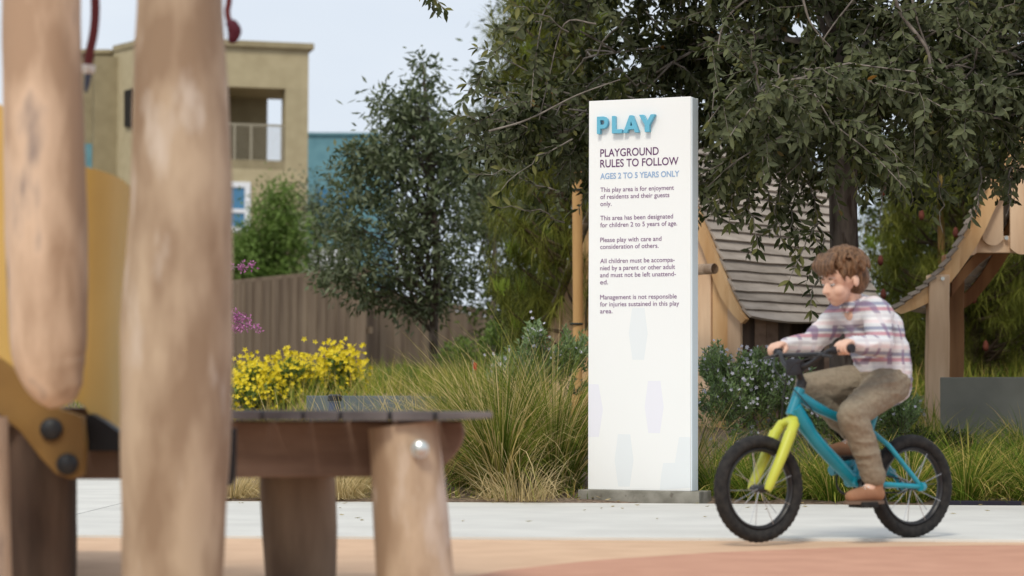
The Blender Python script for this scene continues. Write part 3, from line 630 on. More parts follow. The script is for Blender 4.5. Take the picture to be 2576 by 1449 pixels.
shrub('white flowering shrub between the sign and the front wheel of the bicycle', [lobe(1830, 1020, 13.9, 90, 130), lobe(1910, 1000, 14.0, 110, 120), lobe(1990, 1000, 14.0, 90, 110), lobe(1800, 930, 14.1, 50, 70), lobe(1900, 940, 14.1, 70, 70)], 780, 'rosemary_leaf', .034, dens=24, flowers=430)
shrub('low white flowering shrub under the bicycle saddle beside the trunk', [lobe(2150, 1060, 14.1, 110, 80), lobe(2260, 1040, 14.2, 60, 90), lobe(2060, 1050, 14.0, 70, 80)], 380, 'rosemary_leaf', .034, dens=24, flowers=120)
shrub('green shrub with pale blue flowers behind the tall grass left of the sign', [lobe(1350, 930, 14.3, 100, 90), lobe(1430, 910, 14.3, 70, 90), lobe(1280, 950, 14.4, 60, 70), lobe(1345, 850, 14.3, 30, 45)], 480, 'rosemary_leaf', .034, dens=24, flowers=110)
shrub('yellow flowering daisy bush in front of the fence', [lobe(670, 985, 18.9, 85, 62), lobe(740, 965, 19.2, 75, 55), lobe(850, 955, 19.3, 60, 52), lobe(620, 1000, 18.8, 60, 50), lobe(735, 935, 19, 40, 35), lobe(640, 950, 19, 25, 35), lobe(850, 915, 19.2, 30, 25)], 620, 'bush_leaf', .04, name='daisy_bush', flowers=1700, fm='yellow_petal', fsize=.024, fspread=.07, dens=16)
shrub('olive green low bush at the foot of the small oak', [lobe(1010, 960, 21.3, 80, 45), lobe(1180, 900, 21.5, 90, 60), lobe(1260, 860, 21.5, 60, 60)], 300, 'bush_leaf', .045, name='low_bush', dens=18)
shrub('dark bush at the foot of the pine behind the shrubs', [lobe(1340, 800, 19.6, 120, 80), lobe(1420, 860, 19, 80, 70), lobe(1300, 740, 20, 90, 70)], 360, 'hedge_leaf', .05, name='low_bush', dens=20)
shrub('dark green low bush behind the rear bicycle wheel', [lobe(2290, 1110, 14.6, 90, 45), lobe(2390, 1115, 14.6, 70, 40)], 260, 'hedge_leaf', .024, name='low_bush', dens=26)
# pink blossom twigs hanging left of the fence
t = empty('blossom_branch', P(560, 760, 16)); tag(t, 'magenta blossom twigs showing beside the log post in front of the fence', 'shrub')
pth = []; bp = []
for a, c in (((500, 800), (648, 822)), ((500, 780), (620, 800)), ((500, 700), (632, 668)), ((520, 830), (605, 826)), ((500, 815), (590, 795))):
    q = sag(P(*a, 16), P(*c, 16), .06, 8, .02); pth.append((q, .008, .003))
    for p in q[4:]:
        for k in range(26): bp.append(tuple(p + Vector(rng.normal(size=3) * .014)))
bp = np.array(bp); Vv, Ff, rr = leaves(bp, uball(len(bp)), uball(len(bp)), .022, .012, LEAF4, LEAF4_F)
o = link('blossoms', npmesh('blossoms', Vv, Ff, 'pink_petal', rr), t); o['kind'] = 'stuff'
bv, bf = tubes(pth, 5); link('branches', npmesh('branches', bv, bf, 'twig_bark', smooth=True), t)['kind'] = 'stuff'

# ------------------------------------------------------------------ grasses
def grass_clump(label, x, y, n, h, spread, m='grass_blade', dry=.4, wd=.0046, group=None, lean=(0, 0), base=.07, name='grass_clump', droop=.35, cat='ornamental grass'):
    z0 = gz(x, y) - .01 + noise.noise(Vector((x * 2.2, y * 2.2, 0))) * .025
    K = 7; t = np.linspace(0, 1, K); az = rng.uniform(0, 2 * math.pi, n); ln_ = h * rng.uniform(.45, 1.12, n); tilt = np.abs(rng.normal(0, 1, n)) * spread * .6 + .05
    tilt = np.minimum(tilt, 1.35); dx, dy = np.cos(az) + lean[0], np.sin(az) + lean[1]
    bxy = np.stack([dx, dy], 1) * (rng.random(n) ** .6)[:, None] * base
    bend = droop * rng.uniform(.4, 1.6, n); P3 = np.zeros((n, K, 3)); cx = bxy[:, 0].copy(); cy = bxy[:, 1].copy(); cz = np.zeros(n)
    for k in range(K):
        P3[:, k] = np.stack([cx, cy, cz], 1); a = tilt + bend * (k / K) * 2.2; a = np.minimum(a, 2.3); s = ln_ / (K - 1)
        cx = cx + dx * np.sin(a) * s; cy = cy + dy * np.sin(a) * s; cz = np.maximum(cz + np.cos(a) * s, .012)
    th = rng.uniform(0, 2 * math.pi, n); sdv = np.stack([np.cos(th), np.sin(th) * .6, np.zeros(n)], 1)[:, None, :]
    wdt = (wd * np.array([1, 1, .95, .85, .65, .4, .12]))[None, :, None] * rng.uniform(.6, 1.3, n)[:, None, None] * .5
    if -.6 < x < 1.3:      # blades do not grow through or lie over the sign
        W = P3 + np.array([x, y, 0]); bad = ((W[:, :, 0] > .38) & (W[:, :, 0] < 1.06) & (W[:, :, 1] < 13.4)).any(1)
        if x > .9: bad = ((W[:, :, 0] < 1.06) & (W[:, :, 1] < 13.2)).any(1)
        keep = ~bad; P3 = P3[keep]; sdv = sdv[keep]; wdt = wdt[keep]; n = len(P3)
    A_ = P3 - sdv * wdt; B_ = P3 + sdv * wdt; Vv = np.stack([A_, B_], 2).reshape(-1, 3)
    q = np.array([(2 * k, 2 * k + 1, 2 * k + 3, 2 * k + 2) for k in range(K - 1)]); Ff = (q[None] + (np.arange(n) * 2 * K)[:, None, None]).reshape(-1, 4)
    r = rng.random(n); rb = np.where(rng.random(n) < dry, .62 + .38 * r, .5 * r)
    rr = np.repeat((rb[:, None] + np.linspace(-.06, .14, K)[None]).clip(0, 1)[:, :, None], 2, 2).ravel()
    o = link(name, npmesh(name, Vv, Ff, m, rr)); o.location = (x, y, z0); tag(o, label, cat, group); return o
GL = 'tall ornamental grasses along the path edge'
grass_clump('large arching green and straw grass clump left of the sign base', -.05, 13.28, 2000, .98, .60, group=GL, dry=.30, base=.11, droop=.72, wd=.0056)
grass_clump('tall grass clump just touching the left side of the sign', .24, 13.55, 1500, 1.02, .48, group=GL, dry=.26, base=.11, droop=.6, wd=.0054)
grass_clump('tall thin grass clump behind the largest clump, further left', -.22, 13.75, 1100, .80, .5, group=GL, dry=.4, base=.12)
grass_clump('loose straw coloured grass showing above the bench end', -.50, 13.45, 380, .66, .6, group=GL, dry=.6, base=.12)
grass_clump('sparse thin grass above the middle of the bench', -.86, 13.5, 300, .64, .6, group=GL, dry=.6, base=.12)
grass_clump('wispy grass in front of the yellow daisies', -1.22, 13.4, 240, .62, .6, group=GL, dry=.6, base=.12)
grass_clump('dry flattened grass seen between the bench legs', -.93, 13.05, 700, .42, 1.5, 'dry_grass', .9, group='dry flattened grasses under the bench line', base=.12, droop=.8)
grass_clump('dry flattened grass beside the thick log post', -1.50, 13.05, 600, .36, 1.5, 'dry_grass', .9, group='dry flattened grasses under the bench line', base=.12, droop=.8)
grass_clump('dry flattened grass hidden behind the bench beam', -1.22, 13.1, 400, .36, 1.4, 'dry_grass', .9, group='dry flattened grasses under the bench line', base=.12, droop=.8)
grass_clump('dry straw at the foot of the largest grass clump', .05, 12.98, 420, .40, 1.5, 'dry_grass', .9, base=.2, droop=.8)
grass_clump('thin straw blades poking out right behind the behind the sign', .98, 13.6, 260, .62, .9, group=GL, dry=.7, base=.05)
lowl = 'low green grass tuft in the planting bed behind the bicycle'
spots = [(1.10, 13.25), (1.32, 13.05), (1.52, 13.2), (1.30, 13.5), (1.75, 13.05), (1.95, 13.25), (2.12, 13.0), (1.72, 13.5), (2.30, 13.3), (2.48, 13.05), (2.68, 13.3), (2.85, 13.05), (3.02, 13.25), (2.55, 13.7), (2.85, 13.8), (3.1, 13.65), (2.95, 14.3), (2.62, 14.5), (3.2, 14.7), (2.3, 13.85), (3.2, 13.0), (2.75, 15.0), (3.25, 15.1), (2.45, 14.9)]
tl = ['low straw and green grass tuft right beside the sign base', 'front row grass tuft seen through the left half of the front wheel', 'low grass tuft behind the lime fork of the bicycle', 'middle row grass tuft between the sign and the front wheel top',
      'front row grass tuft just right of the front wheel', 'low grass tuft behind the down tube of the teal frame', 'front row grass tuft directly behind the lower trouser leg', 'grass tuft under the white flowering shrub above the front wheel rim',
      'low grass tuft behind the near shoe and pedal', 'front row grass tuft seen through the left half of the rear wheel', 'grass tuft seen through the upper right of the rear wheel', 'front row grass tuft behind the black edging strip',
      'grass tuft just right of the rear tyre', 'grass tuft in the back row over the rear tyre', 'bushy grass tuft in front of the left end of the grey planter wall', 'bushy grass tuft under the grey planter wall near the right picture edge',
      'grass tuft against the foot of the grey planter wall, left of its middle', 'grass tuft at the lower left corner of the grey planter wall', 'low grass tuft growing against the foot of the planter wall at the right picture edge', 'back row grass tuft between the trunk and the rear wheel',
      'front row grass tuft at the right picture edge', 'rearmost small grass tuft touching the grey planter wall', 'rearmost grass tuft at the right picture edge', 'rearmost grass tuft behind the low dark bush by the planter wall']
for i, (x, y) in enumerate(spots):
    lb = tl[i]; _ = {0: 'low straw and green grass tuft right beside the sign base', 10: 'bushy low grass tuft at the right edge before the grey wall', 18: 'low grass tuft growing against the foot of the grey planter wall'}.get(i, lowl)
    grass_clump(lb, x + random.uniform(-.04, .04), y, 560, random.uniform(.36, .48), .75, 'low_grass', .26, group='low grass tufts in the planting bed', base=.09, droop=.85, wd=.0056, cat='grass tuft', name='grass_tuft')
def meadow(name, label, x0, x1, y0, y1, n, h, m):
    x = rng.uniform(x0, x1, n); y = rng.uniform(y0, y1, n); z = np.array([gz(a, b) for a, b in zip(x, y)]); dr = nrm(rng.normal(size=(n, 3)) * .35 + np.array([0, 0, 1.]))
    T = np.array([(0, .5, 0), (0, -.5, 0), (.6, -.35, -.03), (.6, .35, -.03), (1, 0, -.15)]); TF = np.array([(0, 1, 2), (0, 2, 3), (3, 2, 4)])
    Vv, Ff, rr = leaves(np.stack([x, y, z - .01], 1), dr, uball(n), rng.uniform(.5, 1.1, n) * h, .006, T, TF, np.clip(rng.normal(.55, .25, n), 0, 1))
    tag(link(name, npmesh(name, Vv, Ff, m, rr)), label, 'grass', kind='stuff')
meadow('meadow_grass', 'soft yellow green meadow grass on the bank before the fence', -4.5, 2.2, 17.4, 30, 26000, .34, 'low_grass')
meadow('meadow_grass', 'yellow green meadow grass behind the grey planter wall', 2.2, 6.5, 16.2, 30, 22000, .34, 'low_grass')
meadow('ground_cover', 'short sparse grass over the mulch in the planting bed', -1.3, 4.0, 13.0, 16.2, 5000, .10, 'low_grass')
# leaf litter on the mulch
n = 1500; x = rng.uniform(-1.4, 4.0, n); y = rng.uniform(12.86, 15.5, n); z = np.array([gz(a, b) for a, b in zip(x, y)]) + .012
Vv, Ff, rr = leaves(np.stack([x, y, z], 1), uball(n) * np.array([1, 1, .2]), uball(n) * .4 + np.array([0, 0, 1.]), .04, .018, LEAF4, LEAF4_F, rng.random(n))
tag(link('leaf_litter', npmesh('leaf_litter', Vv, Ff, 'dry_grass', rr)), 'dry leaf litter scattered over the bed mulch', 'leaf litter', kind='stuff')

n = 60; x = rng.uniform(-1.9, 4.5, n); y = 12.72 - rng.random(n) ** 2.2 * 2.6; z = np.full(n, .006)
Vv, Ff, rr = leaves(np.stack([x, y, z], 1), uball(n) * np.array([1, 1, .1]), uball(n) * .3 + np.array([0, 0, 1.]), .035, .016, LEAF4, LEAF4_F, rng.random(n) * .5)
tag(link('fallen_leaves', npmesh('fallen_leaves', Vv, Ff, 'dry_grass', rr)), 'few dry leaves blown onto the grey path', 'leaf litter', kind='stuff')
# ------------------------------------------------------------------ low walls, bollard, flag, edging, cabinet
def wall(label, m, x0, y0, x1, y1, z0, z1, th, name='low_wall'):
    d = Vector((x1 - x0, y1 - y0, 0)); L_ = d.length; d.normalize(); nn = Vector((-d.y, d.x, 0))
    fr = lambda a, b_, c: Vector((x0, y0, 0)) + d * a + nn * b_ + Vector((0, 0, c))
    b = MB(); b.box((0, 0, z0), (L_, th, z1), 0, fr); o = b.build(name, m, None, bevel=.008); tag(o, label, 'wall'); return o
p0, p1 = P(2364, 950, 15.8), P(2800, 940, 15.3)
wall('dark grey concrete planter wall at the right edge below the playhouse', 'wall_concrete', p0.x, p0.y, p1.x, p1.y, .0, P(2362, 949, 15.8).z, .10)
p0, p1 = P(770, 1000, 16.9), P(1100, 1000, 16.7)
wall('low blue grey concrete wall behind the grasses in front of the small oak', 'blue_concrete', p0.x, p0.y, p1.x, p1.y, .0, P(1000, 996, 16.8).z, .3)
t = P(842, 1000, 15.6); bo = empty('bollard', (t.x, t.y, gz(t.x, t.y))); tag(bo, 'short black bollard light among the grasses above the bench', 'bollard')
b = MB(); zt = P(842, 992, 15.6).z; b.tube([(t.x, t.y, gz(t.x, t.y) - .05), (t.x, t.y, zt - .05)], .036, 16); b.build('post', 'blue_box', bo, smooth=True)
b = MB(); b.tube([(t.x, t.y, zt - .045), (t.x, t.y, zt - .01), (t.x, t.y, zt)], [.046, .046, .03], 16); b.build('cap', 'bolt_black', bo, smooth=True)
t = P(1190, 940, 15.2); fl = empty('marker_flag', (t.x, t.y, gz(t.x, t.y))); tag(fl, 'small red marker flag standing behind the tall grass', 'flag')
b = MB(); b.tube([(t.x, t.y, gz(t.x, t.y) - .03), (t.x, t.y, P(0, 900, 15.2).z)], .002, 6); b.build('wire', 'alloy', fl)
b = MB(); zt = P(0, 905, 15.2).z; b.hexa([(t.x, t.y, zt - .05), (t.x + .02, t.y + .01, zt - .055), (t.x + .02, t.y + .012, zt - .055), (t.x, t.y + .002, zt - .05), (t.x, t.y, zt), (t.x + .025, t.y + .01, zt - .01), (t.x + .025, t.y + .012, zt - .01), (t.x, t.y + .002, zt)]); b.build('flag', 'flag_red', fl)
t = P(1418, 840, 24); cb = empty('utility_cabinet', (t.x, t.y, gz(t.x, t.y))); tag(cb, 'dark blue grey utility cabinet half hidden under the pine beside the sign', 'cabinet')
b = MB(); b.box((t.x - .07, t.y, gz(t.x, t.y) - .05), (t.x + .07, t.y + .25, P(0, 790, 24).z)); b.build('body', 'blue_box', cb, bevel=.01)
b = MB(); zt = P(0, 790, 24).z; b.box((t.x - .08, t.y - .01, zt + .001), (t.x + .08, t.y + .26, zt + .025)); b.build('lid', 'blue_box', cb, bevel=.005)
a_, c_ = P(2362, 1262, 12.72), P(2500, 1262, 12.70)
b = MB(); b.box((a_.x, a_.y, -.01), (c_.x + .15, a_.y + .03, .022)); o = b.build('garden_edging', 'edging_black', None, bevel=.003); tag(o, 'black plastic garden edging strip at the path edge behind the rear wheel', 'edging')

# ------------------------------------------------------------------ fence
def fence(label, a, c, m, bw=.125):
    """a, c: (u, v top, D)"""
    A_, C_ = P(*a), P(*c); f = empty('fence', (A_.x, A_.y, gz(A_.x, A_.y))); tag(f, label, 'fence')
    d = Vector((C_.x - A_.x, C_.y - A_.y, 0)); L_ = d.length; d.normalize(); nn = Vector((-d.y, d.x, 0)); k = int(L_ / bw)
    fr = lambda s, b_, z: Vector((A_.x, A_.y, 0)) + d * s + nn * b_ + Vector((0, 0, z))
    for i in range(k):
        s = i * bw; zt = A_.z + (C_.z - A_.z) * (i + .5) / k + random.uniform(-.008, .008); g0 = .45
        b = MB(); off = 0 if i % 2 else .009; b.box((s + .002, off, g0), (s + bw - .002, off + .02, zt), 0, fr); b.build('fence_board', m, f)
    for zz_ in (.55, .9):
        b = MB(); z0 = A_.z * zz_ + .2; z1 = C_.z * zz_ + .2; pts = [fr(0, .05, z0), fr(L_, .05, z1), fr(L_, .09, z1), fr(0, .09, z0)]; b.hexa(pts + [p + Vector((0, 0, .09)) for p in pts]); b.build('rail', m, f)
    return f
fence('brown vertical board fence rising towards the small oak', (470, 724, 37.5), (925, 679, 33.0), 'fence_wood', .135)
fence('lighter brown fence section behind the trunk of the small oak', (900, 735, 33.6), (1330, 815, 36), 'fence_wood', .135)
fence('brown board fence behind the right-hand pine trees', (2150, 810, 31), (2760, 805, 31.5), 'fence_wood', .15)

# ------------------------------------------------------------------ buildings
BA = P(352, 900, 60); bu = empty('apartment_building', (BA.x, BA.y, .5)); tag(bu, 'beige stucco apartment building with open corner balcony at upper left', 'building')
by = R(15); ex = Vector((math.cos(by), math.sin(by), 0)); ey = Vector((-math.sin(by), math.cos(by), 0))
def bS(u, off):   # distance along the front where pixel column u is met
    k = (u - 1288) / F; o = Vector((BA.x, BA.y, 0)) + ey * off
    return (k * o.y - o.x) / (ex.x - k * ex.y)
def bZ(v, u=680, off=0):
    s = bS(u, off); y = BA.y + ex.y * s + ey.y * off; return P(u, v, y).z
def bfr(s, o, z): return Vector((BA.x, BA.y, 0)) + ex * s + ey * o + Vector((0, 0, z))
def bbox(name, m, s0, s1, o0, o1, z0, z1, parent=bu, bevel=0):
    b = MB(); b.box((s0, o0, z0), (s1, o1, z1), 0, bfr); return b.build(name, m, parent, bevel=bevel)
zR, zO1, zO0 = bZ(122), bZ(222), bZ(402); sR = bS(771, 0); sO0, sO1 = bS(560, 0), bS(713, 0); dp = 2.2
bbox('wall', 'stucco', 0, sR, 0, dp, zO1, zR)                                   # parapet mass over the balcony
bbox('wall', 'stucco', 0, sR, 0, dp, -.5, zO0 - .25)                           # below the balcony
bbox('wall', 'stucco', 0, sO0, .001, dp, zO0 - .25, zO1 - .001)                # left of it
bbox('balcony_pier', 'stucco', sO1, sR, .001, .55, zO0 - .25, zO1 - .001)
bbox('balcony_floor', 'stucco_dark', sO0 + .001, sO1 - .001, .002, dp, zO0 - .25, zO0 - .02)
sB = bS(668, dp); bbox('wall', 'stucco_dark', -1.0, sB, dp + .001, dp + 7, -.5, zR - .05)  # balcony recess shade put into the back wall's darker stucco
bbox('wall', 'stucco', -.001, -.3, .0, 0.3, -.5, -.4)
cz0 = zR + .001
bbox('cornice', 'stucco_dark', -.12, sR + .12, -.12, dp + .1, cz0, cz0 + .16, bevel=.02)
# balcony railing
rl = bbox('railing', 'rail_metal', sO0, sO1, .08, .13, bZ(318), bZ(318) + .06)
for i in range(9):
    z = zO0 + .02 + (bZ(318) - zO0) * i / 9; b = MB(); b.tube([bfr(sO0, .1, z), bfr(sO1, .1, z)], .014, 5); b.build('rail_bar', 'rail_metal', rl)
for u in (585, 627, 706):
    s = bS(u, .1); b = MB(); b.box((s - .03, .07, zO0 - .02), (s + .03, .14, bZ(318)), 0, bfr); b.build('rail_post', 'rail_metal', rl)
def window(parent, s0, s1, z0, z1, off, fw=.14, mid=True, gl='window_blue'):
    f = MB()
    f.box((s0 - fw, off - .06, z0 - fw), (s1 + fw, off, z0), 0, bfr); f.box((s0 - fw, off - .06, z1), (s1 + fw, off, z1 + fw), 0, bfr)
    f.box((s0 - fw, off - .06, z0), (s0, off, z1), 0, bfr); f.box((s1, off - .06, z0), (s1 + fw, off, z1), 0, bfr)
    if mid: zm = (z0 + z1) / 2 - .1; f.box((s0, off - .055, zm - .05), (s1, off - .001, zm + .05), 0, bfr)
    o = f.build('window', 'window_white', parent); b = MB(); b.box((s0 + .001, off - .02, z0 + .001), (s1 - .001, off - .004, z1 - .001), 0, bfr); b.build('pane', gl, o); return o
window(bu, bS(568, 0), bS(612, 0), bZ(572), bZ(474), -.002)
# recessed left wing and its receding side wall
s275 = bS(275, 3.0)
bbox('wall', 'stucco', s275, -.01, 3.0, 9, -.5, bZ(126, 300, 2))               # side return seen between the posts
wv = [P(275, 900, 62.4), P(356, 900, 60.05)]
b = MB(); A_, C_ = wv; zt0, zt1 = P(275, 131, A_.y).z, P(352, 112, C_.y).z
b.hexa([(A_.x, A_.y, -.5), (C_.x, C_.y, -.5), (C_.x, C_.y + 2, -.5), (A_.x, A_.y + 1, -.5), (A_.x, A_.y, zt0), (C_.x, C_.y, zt1), (C_.x, C_.y + 2, zt1), (A_.x, A_.y + 1, zt0)]); b.build('wall', 'stucco', bu)
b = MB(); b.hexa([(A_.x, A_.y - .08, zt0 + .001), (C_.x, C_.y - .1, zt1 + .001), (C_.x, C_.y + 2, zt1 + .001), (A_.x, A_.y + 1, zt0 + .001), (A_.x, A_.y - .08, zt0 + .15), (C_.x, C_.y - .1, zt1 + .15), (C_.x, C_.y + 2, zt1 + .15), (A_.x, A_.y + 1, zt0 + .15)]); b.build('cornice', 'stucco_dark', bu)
def on_side(u, v, lift=-.02):
    t = (u - 275) / (356 - 275); y = A_.y + (C_.y - A_.y) * t; return P(u, v, y + lift)
b = MB(); q = [on_side(312, 318, -.05), on_side(336, 320, -.05), on_side(336, 222, -.05), on_side(312, 228, -.05)]; b.add(q + [p + Vector((0, .2, 0)) for p in q], [(0, 1, 2, 3), (0, 1, 5, 4), (1, 2, 6, 5), (2, 3, 7, 6), (3, 0, 4, 7)]); b.build('window', 'dark_void', bu)
wx0, wx1 = P(60, 900, 62.5), P(274, 900, 62.5)
b = MB(); b.box((wx0.x, 62.5, -.5), (wx1.x, 66, P(240, 136, 62.5).z)); b.build('wall', 'stucco_dark', bu)  # shade on the wing front put into its darker stucco
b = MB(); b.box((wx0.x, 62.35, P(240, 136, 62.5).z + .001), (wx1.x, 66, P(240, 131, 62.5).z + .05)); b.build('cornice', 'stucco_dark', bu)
b = MB(); b.box((P(170, 0, 62.4).x, 62.35, P(0, 620, 62.4).z), (P(274, 0, 62.4).x, 62.49, P(240, 362, 62.4).z)); b.build('bay_panel', 'teal_panel', bu)
# teal building beyond
tb_ = empty('teal_building', (P(860, 900, 82).x, 82, .5)); tag(tb_, 'teal painted building behind the small oak tree', 'building')
b = MB(); b.box((P(740, 0, 82).x, 82, -.5), (P(955, 0, 82).x, 94, P(850, 340, 82).z)); b.build('wall', 'teal_panel', tb_)
b = MB(); b.box((P(736, 0, 82).x, 81.9, P(850, 340, 82).z + .001), (P(959, 0, 82).x, 94.1, P(850, 334, 82).z)); b.build('cornice', 'teal_panel', tb_)
b = MB(); b.box((P(640, 0, 81).x, 81.0, -.5), (P(890, 0, 81).x, 81.9, P(850, 628, 81).z)); b.build('wall', 'window_white', tb_)
for u in (800, 860):
    b = MB(); b.box((P(u, 0, 82).x, 81.93, P(0, 560, 82).z), (P(u + 26, 0, 82).x, 81.98, P(0, 470, 82).z)); b.build('window', 'window_blue', tb_)
wb = empty('pale_building', (P(2000, 900, 70).x, 70, .5)); tag(wb, 'pale blue white building glimpsed beside the big oak trunk', 'building')
b = MB(); b.box((P(1960, 0, 70).x, 70, -.5), (P(2150, 0, 70).x, 82, P(0, 400, 70).z)); b.build('wall', 'pale_wall', wb)
b = MB(); b.box((P(1955, 0, 70).x, 69.9, P(0, 400, 70).z + .001), (P(2155, 0, 70).x, 82.1, P(0, 392, 70).z)); b.build('roof', 'blue_box', wb)

# ------------------------------------------------------------------ left playhouse
ph = empty('playhouse', (P(1800, 1000, 17.5).x, 17.5, gz(1.5, 17.5))); tag(ph, 'wooden playhouse with grey shingle roof directly right of the sign', 'playhouse')
gx = Vector((.80, -.60, 0)); rx_ = Vector((.66, .75, 0)).normalized()
C0 = P(1886, 803, 17.4)
prof = [(0, 0), (-.055, .06), (-.12, .17), (-.20, .34), (-.29, .54), (-.40, .78), (-.55, 1.02), (-.72, 1.22), (-.92, 1.42)]   # along gx, up
def rake(t):   # t in 0..1 by index
    f = t * (len(prof) - 1); i = min(int(f), len(prof) - 2); f -= i
    return prof[i][0] + (prof[i + 1][0] - prof[i][0]) * f, prof[i][1] + (prof[i + 1][1] - prof[i][1]) * f
cum = [0]
for i in range(len(prof) - 1): cum.append(cum[-1] + math.hypot(prof[i + 1][0] - prof[i][0], prof[i + 1][1] - prof[i][1]))
def at_len(s):
    s = min(s, cum[-1] - 1e-6); i = max(j for j in range(len(cum)) if cum[j] <= s); f = (s - cum[i]) / (cum[i + 1] - cum[i])
    return Vector((prof[i][0] + (prof[i + 1][0] - prof[i][0]) * f, 0, prof[i][1] + (prof[i + 1][1] - prof[i][1]) * f))
RL = 1.9; row = .082; k = int(cum[-1] / row)
def pt(a, z, s): return C0 + gx * a + Vector((0, 0, z)) + rx_ * s
for i in range(k):
    a, c = at_len(i * row), at_len((i + 1) * row + .02); s = -.02 * random.random(); dd = (c - a).normalized(); nv = Vector((-dd.z, 0, dd.x)) * -1
    cuts = [s] + sorted(random.uniform(.35, RL - .3) for _ in range(2)) + [RL]
    for j in range(3):
        s0, s1 = cuts[j] + (.003 if j else 0), cuts[j + 1]; n2 = 6; b = MB(); l0 = random.uniform(.008, .016)
        for q in range(n2):
            t0 = s0 + (s1 - s0) * q / n2; t1 = s0 + (s1 - s0) * (q + 1) / n2
            w0, w1 = (.010 * noise.noise(Vector((t * 3.5, i * 3.1, 1))) - (.035 * math.sin(t * 3.3) if i == 0 else 0) for t in (t0, t1))
            def c4(t_, wv_): return [pt(a.x + dd.x * wv_ + nv.x * l0, a.z + dd.z * wv_ + nv.z * l0, t_), pt(a.x + dd.x * wv_ + nv.x * (l0 + .02), a.z + dd.z * wv_ + nv.z * (l0 + .02), t_), pt(c.x + nv.x * .008, c.z + nv.z * .008, t_), pt(c.x - nv.x * .002, c.z - nv.z * .002, t_)]
            A4, B4 = c4(t0, w0), c4(t1, w1); b.add(A4 + B4, [(0, 1, 5, 4), (1, 2, 6, 5), (2, 3, 7, 6), (3, 0, 4, 7)] + ([(0, 1, 2, 3)] if q == 0 else []) + ([(4, 5, 6, 7)] if q == n2 - 1 else []))
        b.build('roof_board', 'shingle_wood', ph)
# bargeboard along the rake, set in front of the roof edge
def barge(ptf, name, m, parent, wdt, s0, s1, lo=0, n=22, end=.0, T=1.0):
    b = MB(); R4 = []
    for i in range(n + 1):
        t = (lo + (T - lo) * i / n) * cum[-1]; p = at_len(t); q = at_len(min(cum[-1], t + .03)); d = (q - p).normalized(); nv = Vector((d.z, 0, -d.x))
        if nv.x > 0: nv = -nv
        wv_ = wdt * (.55 + .45 * min(1, i / 3)) * (1 + .1 * noise.noise(Vector((t * 4, 2, 0))))
        R4.append([ptf(p.x, p.z, s0), ptf(p.x, p.z, s1), ptf(p.x + nv.x * wv_, p.z + nv.z * wv_, s1), ptf(p.x + nv.x * wv_, p.z + nv.z * wv_, s0)])
    b.add([x_ for r_ in R4 for x_ in r_], [(4 * i + j, 4 * i + (j + 1) % 4, 4 * i + 4 + (j + 1) % 4, 4 * i + 4 + j) for i in range(n) for j in range(4)] + [(0, 1, 2, 3), (4 * n, 4 * n + 1, 4 * n + 2, 4 * n + 3)])
    b.build(name, m, parent)
barge(pt, 'bargeboard', 'new_wood', ph, .085, -.05, -.005)
# gable wall planks under the rake
xx = -.10; pi_ = 0
zbot = -C0.z + gz(C0.x, 17.6)
while xx > -1.9:
    wdt = (.11, .13, .135, .12)[pi_ % 4]; x1_ = xx; x0_ = xx - wdt; gap = .028 if pi_ in (2, 5) else .006
    def top_at(x):
        x = -1.84 - x if x < -.92 else x
        for j in range(len(prof) - 1):
            if prof[j + 1][0] <= x <= prof[j][0]: f = (x - prof[j][0]) / (prof[j + 1][0] - prof[j][0]); return prof[j][1] + f * (prof[j + 1][1] - prof[j][1])
        return .0
    b = MB(); off = .03 + .012 * (pi_ % 2); z0_, z1_ = top_at(x0_) - .05, top_at(x1_) - .05
    q = [pt(x0_, zbot, off), pt(x1_, zbot, off), pt(x1_, zbot, off + .03), pt(x0_, zbot, off + .03), pt(x0_, z0_, off), pt(x1_, z1_, off), pt(x1_, z1_, off + .03), pt(x0_, z0_, off + .03)]
    b.hexa(q); b.build('wall_plank', ('pale_wood', 'new_wood', 'pale_wood')[pi_ % 3], ph, bevel=.004); xx = x0_ - gap; pi_ += 1
# side wall, eave shade put into its dark wood, with a window
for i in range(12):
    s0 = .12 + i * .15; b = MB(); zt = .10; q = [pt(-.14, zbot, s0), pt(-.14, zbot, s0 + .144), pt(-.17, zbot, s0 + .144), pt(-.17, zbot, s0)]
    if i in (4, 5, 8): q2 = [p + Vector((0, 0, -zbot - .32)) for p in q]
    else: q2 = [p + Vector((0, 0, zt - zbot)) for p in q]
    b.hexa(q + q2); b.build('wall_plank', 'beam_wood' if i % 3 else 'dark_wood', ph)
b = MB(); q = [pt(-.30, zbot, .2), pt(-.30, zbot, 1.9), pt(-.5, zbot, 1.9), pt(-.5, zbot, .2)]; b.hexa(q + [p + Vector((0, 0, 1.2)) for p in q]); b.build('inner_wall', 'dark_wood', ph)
# far slope of the roof
for i in range(0, k, 1):
    a, c = at_len(i * row), at_len((i + 1) * row + .02); mir = lambda v: -1.84 - v
    b = MB(); q = [pt(mir(a.x), a.z + .02, -.02), pt(mir(c.x), c.z, -.02), pt(mir(c.x), c.z, RL), pt(mir(a.x), a.z + .02, RL)]; b.hexa(q + [p + Vector((0, 0, .02)) for p in q]); b.build('roof_board', 'shingle_wood', ph)
lg = P(1798, 676, 17.0); dl = (gx * .8 + Vector((0, -.25, 0))).normalized()
log('crossbeam', [lg - gx * .9 + Vector((0, .3, 0)), lg - gx * .4 + Vector((0, .13, 0)), lg], [.04, .04, .038], 'log_wood', ph, n=14, amp=.03, sub=5)

